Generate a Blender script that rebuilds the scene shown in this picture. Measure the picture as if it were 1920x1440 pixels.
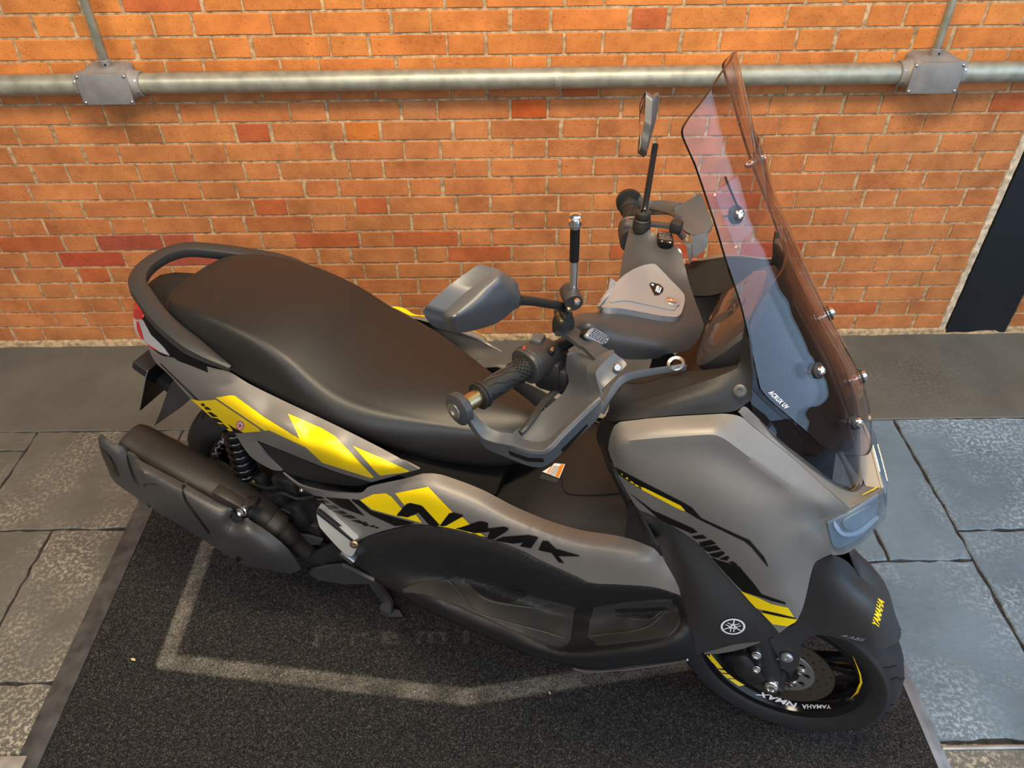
import bpy, bmesh, math, random
import numpy as np
from mathutils import Vector, Matrix
from mathutils.bvhtree import BVHTree
from mathutils.geometry import delaunay_2d_cdt

for o in list(bpy.data.objects):
    bpy.data.objects.remove(o, do_unlink=True)
SC = bpy.context.scene
COL = SC.collection
R = math.radians
random.seed(7)

# ------------------------------------------------------------------ camera
CAM_F = 1434.3                      # focal length in pixels of the 1920 x 1440 frame
CAM_H = 1.79                        # eye height above the floor
YAW, PITCH, ROLL = 0.003, 0.7061, -0.0125
def cam_basis():
    sa, ca, sb, cb = math.sin(YAW), math.cos(YAW), math.sin(PITCH), math.cos(PITCH)
    fwd = Vector((sa*cb, ca*cb, -sb)); right = Vector((ca, -sa, 0)); up = right.cross(fwd)
    c, s = math.cos(ROLL), math.sin(ROLL)
    return c*right + s*up, -s*right + c*up, fwd
CR, CU, CF = cam_basis()
CAM = Vector((0, 0, CAM_H))
cd = bpy.data.cameras.new('camera'); co = bpy.data.objects.new('camera', cd); COL.objects.link(co)
M = Matrix((CR, CU, -CF)).transposed().to_4x4(); M.translation = CAM
co.matrix_world = M
cd.sensor_width = 36; cd.lens = CAM_F/1920*36; cd.clip_start = .02
SC.camera = co

# ------------------------------------------------------------------ light
SC.view_settings.view_transform = 'Standard'
SC.view_settings.look = 'None'
SC.view_settings.gamma = 1
SC.view_settings.use_curve_mapping = False
SC.view_settings.exposure = 0.0

# daylight pours in through the open front of the shop behind the viewer; the rest of the room is dim and warm
w = bpy.data.worlds.new('daylight'); SC.world = w; w.use_nodes = True
nt = w.node_tree; nt.nodes.clear()
bg = nt.nodes.new('ShaderNodeBackground'); wo = nt.nodes.new('ShaderNodeOutputWorld')
tc = nt.nodes.new('ShaderNodeTexCoord'); dp = nt.nodes.new('ShaderNodeVectorMath'); dp.operation = 'DOT_PRODUCT'
dp.inputs[1].default_value = Vector((.32, -.66, .68)).normalized()
rp = nt.nodes.new('ShaderNodeValToRGB')
nt.links.new(tc.outputs['Generated'], dp.inputs[0]); nt.links.new(dp.outputs['Value'], rp.inputs[0])
rp.color_ramp.elements[0].position = .30; rp.color_ramp.elements[0].color = (.16, .125, .095, 1)
rp.color_ramp.elements[1].position = .92; rp.color_ramp.elements[1].color = (1.10, 1.32, 1.62, 1)
e = rp.color_ramp.elements.new(.66); e.color = (.28, .28, .285, 1)
nt.links.new(rp.outputs[0], bg.inputs[0]); bg.inputs[1].default_value = 0.95
nt.links.new(bg.outputs[0], wo.inputs[0])

def area(name, loc, target, sx_, sy_, power, col):
    l = bpy.data.lights.new(name, 'AREA'); l.shape = 'RECTANGLE'; l.size = sx_; l.size_y = sy_
    l.energy = power; l.color = col
    o = bpy.data.objects.new(name, l); COL.objects.link(o); o.location = loc
    o.rotation_euler = (Vector(target)-Vector(loc)).to_track_quat('-Z', 'Y').to_euler()
    return o
# the warm ceiling lamps that wash the brick wall, and the open shop front to the right behind the viewer
area('ceiling_lamp', (0.15, 0.75, 3.0), (0.1, 2.3, 1.0), 1.6, .35, 86, (1, .80, .52))
area('ceiling_lamp', (-1.9, 0.2, 3.0), (-.6, 1.6, 0.2), .8, .5, 30, (1, .84, .62))
area('shop_front', (3.1, 0.2, 1.9), (1.5, 0.9, .0), 2.4, 2.2, 50, (.40, .68, 1))
area('shop_front', (-0.2, -3.0, 2.6), (0.2, 1.2, .7), 3.6, 1.2, 60, (.95, .96, 1))
# ------------------------------------------------------------------ materials
def new_mat(name):
    m = bpy.data.materials.new(name); m.use_nodes = True
    return m, m.node_tree, m.node_tree.nodes['Principled BSDF']
def simple(name, c, rough=.5, metal=0., spec=.5, bump=0., bscale=300., coat=0., var=0., vscale=4., emit=None):
    m, nt, b = new_mat(name)
    b.inputs['Base Color'].default_value = (*c, 1); b.inputs['Roughness'].default_value = rough
    b.inputs['Metallic'].default_value = metal; b.inputs['Specular IOR Level'].default_value = spec
    if coat: b.inputs['Coat Weight'].default_value = coat; b.inputs['Coat Roughness'].default_value = .08
    tcn = nt.nodes.new('ShaderNodeTexCoord')
    if bump:
        n = nt.nodes.new('ShaderNodeTexNoise'); n.inputs['Scale'].default_value = bscale; n.inputs['Detail'].default_value = 3
        bp = nt.nodes.new('ShaderNodeBump'); bp.inputs['Strength'].default_value = bump; bp.inputs['Distance'].default_value = .002
        nt.links.new(tcn.outputs['Object'], n.inputs['Vector']); nt.links.new(n.outputs['Fac'], bp.inputs['Height'])
        nt.links.new(bp.outputs[0], b.inputs['Normal'])
    if var:
        n = nt.nodes.new('ShaderNodeTexNoise'); n.inputs['Scale'].default_value = vscale; n.inputs['Detail'].default_value = 6
        r = nt.nodes.new('ShaderNodeValToRGB')
        r.color_ramp.elements[0].position = .3; r.color_ramp.elements[1].position = .7
        r.color_ramp.elements[0].color = (*[v*(1-var) for v in c], 1); r.color_ramp.elements[1].color = (*[min(1, v*(1+var)) for v in c], 1)
        nt.links.new(tcn.outputs['Object'], n.inputs['Vector']); nt.links.new(n.outputs['Fac'], r.inputs[0])
        nt.links.new(r.outputs[0], b.inputs['Base Color'])
    if emit: b.inputs['Emission Color'].default_value = (*emit[:3], 1); b.inputs['Emission Strength'].default_value = emit[3]
    return m
def sheet_glass(name, tint, gloss=1.0, rough=.0):
    """thin clear sheet: straight-through tint plus surface reflection, the same from both sides"""
    m = bpy.data.materials.new(name); m.use_nodes = True; nt = m.node_tree; nt.nodes.clear()
    N = nt.nodes.new; L = nt.links.new
    out = N('ShaderNodeOutputMaterial'); mix = N('ShaderNodeMixShader')
    t = N('ShaderNodeBsdfTransparent'); t.inputs[0].default_value = (*tint, 1)
    g = N('ShaderNodeBsdfGlossy'); g.inputs['Roughness'].default_value = rough; g.inputs[0].default_value = (gloss, gloss, gloss, 1)
    fr = N('ShaderNodeFresnel'); ge = N('ShaderNodeNewGeometry'); mr = N('ShaderNodeMapRange')
    mr.inputs[3].default_value = 1.33; mr.inputs[4].default_value = 1/1.33
    tcn = N('ShaderNodeTexCoord'); no = N('ShaderNodeTexNoise'); no.inputs['Scale'].default_value = 9; no.inputs['Detail'].default_value = 1; no.inputs['Distortion'].default_value = .8
    bp = N('ShaderNodeBump'); bp.inputs['Strength'].default_value = .25; bp.inputs['Distance'].default_value = .01
    L(tcn.outputs['Object'], no.inputs['Vector']); L(no.outputs['Fac'], bp.inputs['Height']); L(bp.outputs[0], g.inputs['Normal'])
    L(ge.outputs['Backfacing'], mr.inputs[0]); L(mr.outputs[0], fr.inputs[0])
    L(fr.outputs[0], mix.inputs[0]); L(t.outputs[0], mix.inputs[1]); L(g.outputs[0], mix.inputs[2])
    L(mix.outputs[0], out.inputs[0])
    return m

MT = {}
MT['grey'] = simple('matte_grey_paint', (.205, .188, .168), .47, .25)
MT['dark'] = simple('satin_black_plastic', (.016, .0158, .0155), .52, 0, .33, bump=.06, bscale=900)
MT['darkg'] = simple('charcoal_plastic', (.030, .0295, .029), .45, 0, .5, bump=.06, bscale=900)
MT['slate'] = simple('slate_grey_paint', (.050, .051, .054), .42, .22)
MT['guard'] = simple('blue_grey_plastic', (.078, .082, .088), .40, .15)
MT['rail'] = simple('satin_rail_plastic', (.030, .030, .030), .42, .1)
MT['gloss'] = simple('gloss_black_plastic', (.008, .008, .009), .12, 0, .5)
MT['seat'] = simple('black_vinyl', (.0135, .013, .0125), .40, 0, .42, bump=.10, bscale=1400)
MT['rubber'] = simple('black_rubber', (.014, .014, .014), .55, 0, .4, bump=.1, bscale=700)
MT['matrub'] = simple('ribbed_mat_rubber', (.038, .036, .034), .55, 0, .4, bump=.1, bscale=700)
MT['tyre'] = simple('tyre_rubber', (.018, .018, .019), .6, 0, .4, bump=.06, bscale=400)
MT['yellow'] = simple('yellow_vinyl', (.95, .66, .004), .35, 0, .5)
MT['dblack'] = simple('black_vinyl_sticker', (.004, .004, .004), .35, 0, .4)
MT['white'] = simple('white_vinyl', (.85, .85, .85), .4)
MT['red'] = simple('red_print', (.6, .03, .03), .4)
MT['orange'] = simple('orange_print', (.75, .22, .02), .5)
MT['silver'] = simple('silver_paint', (.27, .285, .31), .36, .35)
MT['chrome'] = simple('chrome', (.85, .85, .86), .12, 1)
MT['steel'] = simple('brushed_steel', (.55, .54, .52), .32, 1)
MT['disc'] = simple('brake_disc_steel', (.42, .37, .31), .36, 1)
MT['alum'] = simple('cast_aluminium', (.55, .55, .53), .4, .9)
MT['pale_alum'] = simple('pale_cast_aluminium', (.72, .70, .64), .45, .5)
MT['engine'] = simple('engine_black', (.018, .017, .016), .5, .2, var=.5, vscale=30)
MT['muffler'] = simple('heat_proof_black', (.030, .026, .022), .45, .25, bump=.08, bscale=1200)
MT['shield'] = simple('heat_shield_paint', (.056, .054, .052), .42, .2, bump=.08, bscale=1200)
MT['void'] = simple('unlit_moulding', (.007, .007, .007), .8, 0, .12)
MT['brass'] = simple('brass', (.42, .33, .18), .35, 1)
MT['clear'] = sheet_glass('clear_acrylic', (.93, .875, .88))
MT['smoke'] = sheet_glass('smoked_acrylic', (.64, .60, .61))
MT['lens'] = sheet_glass('clear_lens', (.82, .86, .9))
MT['redlens'] = simple('red_lens', (.62, .01, .012), .12, 0, .6)
MT['clearlens'] = simple('silvered_lens', (.72, .72, .74), .12, .5)
MT['mirror'] = simple('mirror_glass', (.8, .8, .8), .02, 1)

# ------------------------------------------------------------------ mesh helpers
def add_obj(name, verts, faces, mat, parent=None, smooth=35, mats=None, fmat=None):
    me = bpy.data.meshes.new(name)
    me.from_pydata([tuple(v) for v in verts], [], faces)
    if mats:
        for m in mats: me.materials.append(m)
        me.polygons.foreach_set('material_index', fmat)
    else: me.materials.append(mat)
    me.validate(); me.update()
    if smooth:
        me.polygons.foreach_set('use_smooth', [True]*len(me.polygons))
        me.set_sharp_from_angle(angle=R(smooth))
    o = bpy.data.objects.new(name, me); COL.objects.link(o)
    if parent: o.parent = parent
    return o
class MB:
    def __init__(s): s.v = []; s.f = []
    def add(s, v, f):
        n = len(s.v); s.v += [Vector(p) for p in v]; s.f += [tuple(i+n for i in q) for q in f]
    def box(s, c, d, rot=None, bevel=0., seg=2):
        bm = bmesh.new(); bmesh.ops.create_cube(bm, size=1)
        for v in bm.verts: v.co = Vector((v.co.x*d[0], v.co.y*d[1], v.co.z*d[2]))
        if bevel: bmesh.ops.bevel(bm, geom=list(bm.edges), offset=bevel, segments=seg, affect='EDGES', profile=.5)
        m = rot.to_4x4() if rot else Matrix()
        s.bm(bm, Matrix.Translation(c) @ m)
    def bm(s, bm, mat=None):
        bm.verts.index_update()
        s.add([(mat @ v.co if mat else v.co.copy()) for v in bm.verts], [[v.index for v in f.verts] for f in bm.faces]); bm.free()
    def loft(s, rings, close=True, cap=True):
        n = len(rings[0]); v = [p for r in rings for p in r]; f = []
        for i in range(len(rings)-1):
            for j in range(n if close else n-1):
                k = (j+1) % n; f.append((i*n+j, i*n+k, (i+1)*n+k, (i+1)*n+j))
        if cap and close:
            f.append(tuple(range(n-1, -1, -1))); f.append(tuple((len(rings)-1)*n+j for j in range(n)))
        s.add(v, f)
    def tube(s, path, r, n=12, cap=True, close=False, squash=1., up=None):
        path = [Vector(p) for p in path]; m = len(path)
        rr = r if isinstance(r, (list, tuple)) else [r]*m
        rings = []; prev = None
        for i, p in enumerate(path):
            if close: t = path[(i+1) % m]-path[i-1]
            else: t = path[min(i+1, m-1)]-path[max(i-1, 0)]
            t.normalize()
            if prev is None:
                a = Vector(up) if up else (Vector((0, 0, 1)) if abs(t.z) < .9 else Vector((1, 0, 0)))
            else: a = prev
            if up: a = Vector(up)
            b = t.cross(a).normalized(); a = b.cross(t).normalized(); prev = a
            rings.append([p + (a*math.cos(q)*squash + b*math.sin(q))*rr[i] for q in [2*math.pi*k/n for k in range(n)]])
        if close: rings.append(rings[0])
        s.loft(rings, True, cap and not close)
    def sweep(s, path, prof, up=(0, 0, 1), cap=True, scale=None, close=False):
        """prof: closed list of (a, b): a along side = t x up, b along up."""
        path = [Vector(p) for p in path]; m = len(path); rings = []
        for i, p in enumerate(path):
            t = (path[(i+1) % m]-path[i-1]) if close else (path[min(i+1, m-1)]-path[max(i-1, 0)])
            t.normalize(); u = Vector(up[i] if isinstance(up, list) else up)
            b = t.cross(u).normalized(); u = b.cross(t).normalized()
            k = scale[i] if scale else 1.
            if not isinstance(k, (tuple, list)): k = (k, k)
            rings.append([p + b*x*k[0] + u*y*k[1] for x, y in prof])
        if close: rings.append(rings[0])
        s.loft(rings, True, cap and not close)
    def lathe(s, c, axis, prof, n=32, up=None, close=False):
        """prof: list of (r, h) along axis."""
        ax = Vector(axis).normalized(); a = Vector(up) if up else (Vector((0, 0, 1)) if abs(ax.z) < .9 else Vector((1, 0, 0)))
        b = ax.cross(a).normalized(); a = b.cross(ax); c = Vector(c)
        rings = [[c + ax*h + (a*math.cos(q)+b*math.sin(q))*max(r, 1e-5) for q in [2*math.pi*k/n for k in range(n)]] for r, h in prof]
        if close: rings.append(rings[0])
        s.loft(rings, True, False)
    def prism(s, pts, d):
        d = Vector(d); n = len(pts); a = [Vector(p) for p in pts]
        s.add(a+[p+d for p in a], [tuple(range(n-1, -1, -1)), tuple(range(n, 2*n))]+[(i, (i+1) % n, n+(i+1) % n, n+i) for i in range(n)])
    def build(s, name, mat, parent=None, smooth=35, bevel=0., recalc=True):
        o = add_obj(name, s.v, s.f, mat, parent, 0)
        bm = bmesh.new(); bm.from_mesh(o.data)
        bmesh.ops.remove_doubles(bm, verts=bm.verts, dist=1e-6)
        if recalc: bmesh.ops.recalc_face_normals(bm, faces=bm.faces)
        if bevel:
            ed = [e for e in bm.edges if len(e.link_faces) == 2 and e.calc_face_angle() > R(30)]
            bmesh.ops.bevel(bm, geom=ed, offset=bevel, segments=2, affect='EDGES', profile=.5, clamp_overlap=True)
        bm.to_mesh(o.data); bm.free()
        if smooth:
            o.data.polygons.foreach_set('use_smooth', [True]*len(o.data.polygons)); o.data.set_sharp_from_angle(angle=R(smooth))
        return o
def catmull(p, n=8, closed=False):
    """smooth curve through points; a point may carry a trailing 'c' for a corner."""
    q = [(np.array([float(x) for x in a if x != 'c']), a[-1] == 'c') for a in p]; out = []; m = len(q)
    for i in range(m if closed else m-1):
        p1, c1 = q[i]; p2, c2 = q[(i+1) % m]
        p0 = q[i-1][0] if (closed or i > 0) and not c1 else 2*p1-p2
        p3 = q[(i+2) % m][0] if (closed or i+2 < m) and not c2 else 2*p2-p1
        k = n if isinstance(n, int) else max(1, int(np.linalg.norm((p2-p1)[:2])/n))
        for j in range(k):
            t = j/k
            out.append(.5*((2*p1)+(-p0+p2)*t+(2*p0-5*p1+4*p2-p3)*t*t+(-p0+3*p1-3*p2+p3)*t**3))
    if not closed: out.append(q[-1][0])
    return out
def prop(o, label=None, cat=None, group=None, kind=None):
    if label: o['label'] = label
    if cat: o['category'] = cat
    if group: o['group'] = group
    if kind: o['kind'] = kind
    return o
# ------------------------------------------------------------------ the setting
WALL_Y = 2.37
ROW = .0646
def brick_materials():
    m, nt, b = new_mat('orange_brick')
    L = nt.links.new; N = nt.nodes.new
    at = N('ShaderNodeAttribute'); at.attribute_name = 'tone'
    geo = N('ShaderNodeTexCoord')
    n1 = N('ShaderNodeTexNoise'); n1.inputs['Scale'].default_value = 9; n1.inputs['Detail'].default_value = 8; n1.inputs['Roughness'].default_value = .65
    n2 = N('ShaderNodeTexNoise'); n2.inputs['Scale'].default_value = 160; n2.inputs['Detail'].default_value = 4
    L(geo.outputs['Object'], n1.inputs['Vector']); L(geo.outputs['Object'], n2.inputs['Vector'])
    r1 = N('ShaderNodeValToRGB'); r1.color_ramp.elements[0].position = .3; r1.color_ramp.elements[1].position = .72
    r1.color_ramp.elements[0].color = (.62, .54, .50, 1); r1.color_ramp.elements[1].color = (1.12, 1.08, 1.0, 1)
    L(n1.outputs['Fac'], r1.inputs[0])
    mu = N('ShaderNodeMix'); mu.data_type = 'RGBA'; mu.blend_type = 'MULTIPLY'; mu.inputs[0].default_value = 1
    L(at.outputs['Color'], mu.inputs[6]); L(r1.outputs[0], mu.inputs[7])
    r2 = N('ShaderNodeValToRGB'); r2.color_ramp.elements[0].position = .30; r2.color_ramp.elements[1].position = .40
    r2.color_ramp.elements[0].color = (.55, .5, .45, 1); r2.color_ramp.elements[1].color = (1, 1, 1, 1)
    L(n2.outputs['Fac'], r2.inputs[0])
    mu2 = N('ShaderNodeMix'); mu2.data_type = 'RGBA'; mu2.blend_type = 'MULTIPLY'; mu2.inputs[0].default_value = .85
    L(mu.outputs[2], mu2.inputs[6]); L(r2.outputs[0], mu2.inputs[7])
    L(mu2.outputs[2], b.inputs['Base Color'])
    b.inputs['Roughness'].default_value = .8; b.inputs['Specular IOR Level'].default_value = .25
    bp = N('ShaderNodeBump'); bp.inputs['Strength'].default_value = .5; bp.inputs['Distance'].default_value = .002
    L(n2.outputs['Fac'], bp.inputs['Height']); L(bp.outputs[0], b.inputs['Normal'])
    m2 = simple('lime_mortar', (.40, .27, .15), .95, 0, .1, bump=.9, bscale=220, var=.45, vscale=60)
    return m, m2
BRICK, MORTAR = brick_materials()
def brick_wall():
    rng = random.Random(3)
    V = []; F = []; FM = []; T = []
    def quad_box(x0, x1, z0, z1, tone):
        yf = WALL_Y - rng.uniform(-.0008, .0012); yb = WALL_Y+.02; n = len(V); e = .0018
        # a front face with slightly uneven arrises: eight points around plus the chamfer
        def ring(y, ins, jit):
            pts = []
            for k in range(5): pts.append((x0+ins+(x1-x0-2*ins)*k/4, z0+ins))
            pts.append((x1-ins, (z0+z1)/2))
            for k in range(5): pts.append((x1-ins-(x1-x0-2*ins)*k/4, z1-ins))
            pts.append((x0+ins, (z0+z1)/2))
            return [(a+rng.uniform(-jit, jit), y, c+rng.uniform(-jit, jit)) for a, c in pts]
        V.extend(ring(yf, e, .0007)); V.extend(ring(yf+.0022, 0, .0009)); V.extend(ring(yb, 0, 0))
        F.append(tuple(range(n, n+12))); FM.append(0); T.append(tone)
        for r in (0, 1):
            for k in range(12):
                a = n+r*12+k; b_ = n+r*12+(k+1) % 12
                F.append((a, a+12, b_+12, b_)); FM.append(0); T.append(tone)
    special = {}
    def mark(x, z, tone): special[(round(x, 2), round(z, 2))] = tone
    marks = [(-1.55, .39, (.42, .075, .035)), (-1.33, .45, (.34, .075, .04)), (-1.24, .40, (.40, .09, .05)), (-1.10, .45, (.40, .10, .05)),
             (-1.00, .395, (.42, .1, .05)), (.05, .90, (.52, .11, .02)), (-1.10, .836, (.36, .15, .05)), (-.78, .836, (.44, .11, .04)), (-.46, .836, (.52, .16, .03)), (-.27, .90, (.48, .20, .08)),
             (.62, .375, (.46, .085, .03)), (.70, .31, (.45, .08, .03)), (.86, .375, (.46, .09, .035)), (.80, .31, (.42, .08, .03)), (-.22, .515, (.48, .18, .06)), (.82, .245, (.44, .09, .035)), (-.9, .49, (.44, .15, .05))]
    for row in range(-1, 44):
        zt = 1.185 - ROW*(19-1) + ROW*row   # mortar centre line under this row
        z0 = zt+.0037 if row >= 0 else -.05; z1 = zt+ROW-.0037
        if z1 < -.04: continue
        k = round((1.185-zt)/ROW)-1        # row index counted from the top of the photo
        hs = -.330 if k % 2 == 0 else -.173
        if k in (5,): hs = -.171
        n = 0
        x = hs - .345*12
        while x < 4.2:
            for wd in (.115, .230):
                j = rng.uniform(-.003, .003)
                a, b_ = x+.0048+j, x+wd-.0048+rng.uniform(-.003, .003)
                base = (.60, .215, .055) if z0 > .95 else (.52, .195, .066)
                v = rng.uniform(.90, 1.07); h = rng.uniform(.95, 1.06)
                tone = [base[0]*v, base[1]*v*h, base[2]*v*h]
                if rng.random() < .03: tone = [.47, .125, .04]
                for mx, mz, mt in marks:
                    if a <= mx <= b_ and z0 <= mz <= z1: tone = mt
                if a < 4.2 and not (b_ > 1.67 and a < 1.922):
                    quad_box(a, b_, z0, z1, tone)
                elif a < 1.655: quad_box(a, 1.655, z0, z1, tone)
                elif b_ > 1.95 and a < 1.922: quad_box(1.925, b_, z0, z1, tone)
                x += wd
    me = bpy.data.meshes.new('wall_back')
    # mortar bed, gently uneven
    nx, nz = 260, 96; n0 = len(V)
    for i in range(nx+1):
        for k in range(nz+1):
            V.append((-4.4+8.6*i/nx, WALL_Y+.0032+rng.uniform(-.0010, .0010), -.05+3.0*k/nz))
    for i in range(nx):
        for k in range(nz):
            a = n0+i*(nz+1)+k
            F.append((a, a+nz+1, a+nz+2, a+1)); FM.append(1); T.append((1, 1, 1))
    me.from_pydata(V, [], F); me.materials.append(BRICK); me.materials.append(MORTAR)
    me.polygons.foreach_set('material_index', FM)
    ca = me.color_attributes.new('tone', 'FLOAT_COLOR', 'CORNER')
    buf = []
    for p, t in zip(me.polygons, T): buf += [t[0], t[1], t[2], 1.]*p.loop_total
    ca.data.foreach_set('color', buf)
    o = bpy.data.objects.new('wall_back', me); COL.objects.link(o)
    prop(o, kind='structure', label='orange brick wall in stretcher and header courses behind the scooter', cat='wall')
    return o
brick_wall()

# the strip of rough mortar the lowest course sits in
mb = MB(); rng = random.Random(5); pth = []
n = 120
for i in range(n+1):
    x = -4.2+8.4*i/n
    pth.append([(x, WALL_Y+.01, .0), (x, WALL_Y-.008-rng.random()*.006, .0), (x, WALL_Y-.005-rng.random()*.003, .014+rng.random()*.006), (x, WALL_Y+.01, .026)])
mb.loft(pth, close=False)
o = mb.build('baseboard_back', MORTAR, smooth=0, recalc=False); prop(o, kind='structure', label='rough mortar fillet along the foot of the brick wall', cat='mortar fillet')

# black painted steel column let into the wall, with its mortar edge
mb = MB(); mb.box((1.801, WALL_Y+.006, 1.45), (.232, .03, 3.0), bevel=.002)
o = mb.build('trim_1', simple('black_column_paint', (.008, .011, .014), .45, 0, .5, bump=.1, bscale=60), smooth=30); prop(o, kind='structure', label='flat black steel column set into the brick wall at right', cat='column')
mb = MB()
for x0, wd, y in ((1.669, .026, 0.001), (1.9205, .007, .001)):
    pth = []
    for i in range(160):
        z = -.02+3*i/159; j = rng.uniform(-.004, .004)
        pth.append([(x0-wd/2+rng.uniform(-.004, .003), WALL_Y+.01, z), (x0-wd/2+.003+j, WALL_Y-y, z), (x0+wd/2-.003, WALL_Y-y-.004+rng.uniform(-.002, .002), z), (x0+wd/2, WALL_Y+.01, z)])
    mb.loft(pth, close=False)
o = mb.build('trim_2', simple('pale_mortar', (.52, .42, .30), .95, 0, .1, bump=.8, bscale=200, var=.35, vscale=50), smooth=0); prop(o, kind='structure', label='crumbly pale mortar joint beside the black column', cat='mortar joint')
mb = MB(); mb.box((1.897, WALL_Y-.013, .452), (.03, .006, .035), bevel=.001)
r_ = mb.build('wall_plate', MT['white']); prop(r_, 'small white plate on the black column at the right edge', 'plate')
mb = MB(); mb.box((1.895, WALL_Y-.0085, .452), (.04, .004, .045), bevel=.001); mb.build('backing', MT['dblack'], r_)

# --------------------------- floor: slabs of dark stone and a smooth concrete strip
def stone_mat(name, c, patch, amount, bump=.55, rough=.55):
    m, nt, b = new_mat(name); L = nt.links.new; N = nt.nodes.new
    tcn = N('ShaderNodeTexCoord')
    def noise(sc, d, ro=.6, dist=0.):
        n = N('ShaderNodeTexNoise'); n.inputs['Scale'].default_value = sc; n.inputs['Detail'].default_value = d; n.inputs['Roughness'].default_value = ro; n.inputs['Distortion'].default_value = dist
        L(tcn.outputs['Object'], n.inputs['Vector']); return n
    a = noise(3, 8); c1 = N('ShaderNodeValToRGB')
    c1.color_ramp.elements[0].position = .3; c1.color_ramp.elements[1].position = .7
    c1.color_ramp.elements[0].color = (*[v*.75 for v in c], 1); c1.color_ramp.elements[1].color = (*[v*1.25 for v in c], 1)
    L(a.outputs['Fac'], c1.inputs[0])
    # worn lighter specks gathered in larger patches
    p1 = noise(2.2, 3); p2 = noise(85, 6, .7)
    q1 = N('ShaderNodeMapRange'); q1.inputs[1].default_value = .44; q1.inputs[2].default_value = .66; L(p1.outputs['Fac'], q1.inputs[0])
    q2 = N('ShaderNodeMapRange'); q2.inputs[1].default_value = .49; q2.inputs[2].default_value = .57; L(p2.outputs['Fac'], q2.inputs[0])
    mm = N('ShaderNodeMath'); mm.operation = 'MULTIPLY'; L(q1.outputs[0], mm.inputs[0]); L(q2.outputs[0], mm.inputs[1])
    m3 = N('ShaderNodeMath'); m3.operation = 'MULTIPLY'; m3.inputs[1].default_value = amount; L(mm.outputs[0], m3.inputs[0])
    mx = N('ShaderNodeMix'); mx.data_type = 'RGBA'; L(m3.outputs[0], mx.inputs[0]); L(c1.outputs[0], mx.inputs[6]); mx.inputs[7].default_value = (*patch, 1)
    L(mx.outputs[2], b.inputs['Base Color'])
    g = noise(38, 8, .62, .6); g2 = noise(7, 4)
    ad = N('ShaderNodeMath'); ad.operation = 'ADD'; L(g.outputs['Fac'], ad.inputs[0]); L(g2.outputs['Fac'], ad.inputs[1])
    bp = N('ShaderNodeBump'); bp.inputs['Strength'].default_value = bump; bp.inputs['Distance'].default_value = .006
    L(ad.outputs[0], bp.inputs['Height']); L(bp.outputs[0], b.inputs['Normal'])
    b.inputs['Roughness'].default_value = rough; b.inputs['Specular IOR Level'].default_value = .4
    return m
STONE = stone_mat('split_stone', (.112, .104, .084), (.46, .40, .30), .9)
STONE_DAYLIT = stone_mat('split_stone_daylit', (.118, .160, .192), (.42, .49, .53), .75)  # blue daylight cast put into the stone colour of the right-hand slabs
CONC = stone_mat('trowelled_concrete', (.098, .092, .075), (.16, .15, .13), .4, bump=.08, rough=.6)
JOINT = simple('dark_joint', (.035, .03, .025), .9, 0, .2, bump=.8, bscale=150, var=.6, vscale=40)
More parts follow.
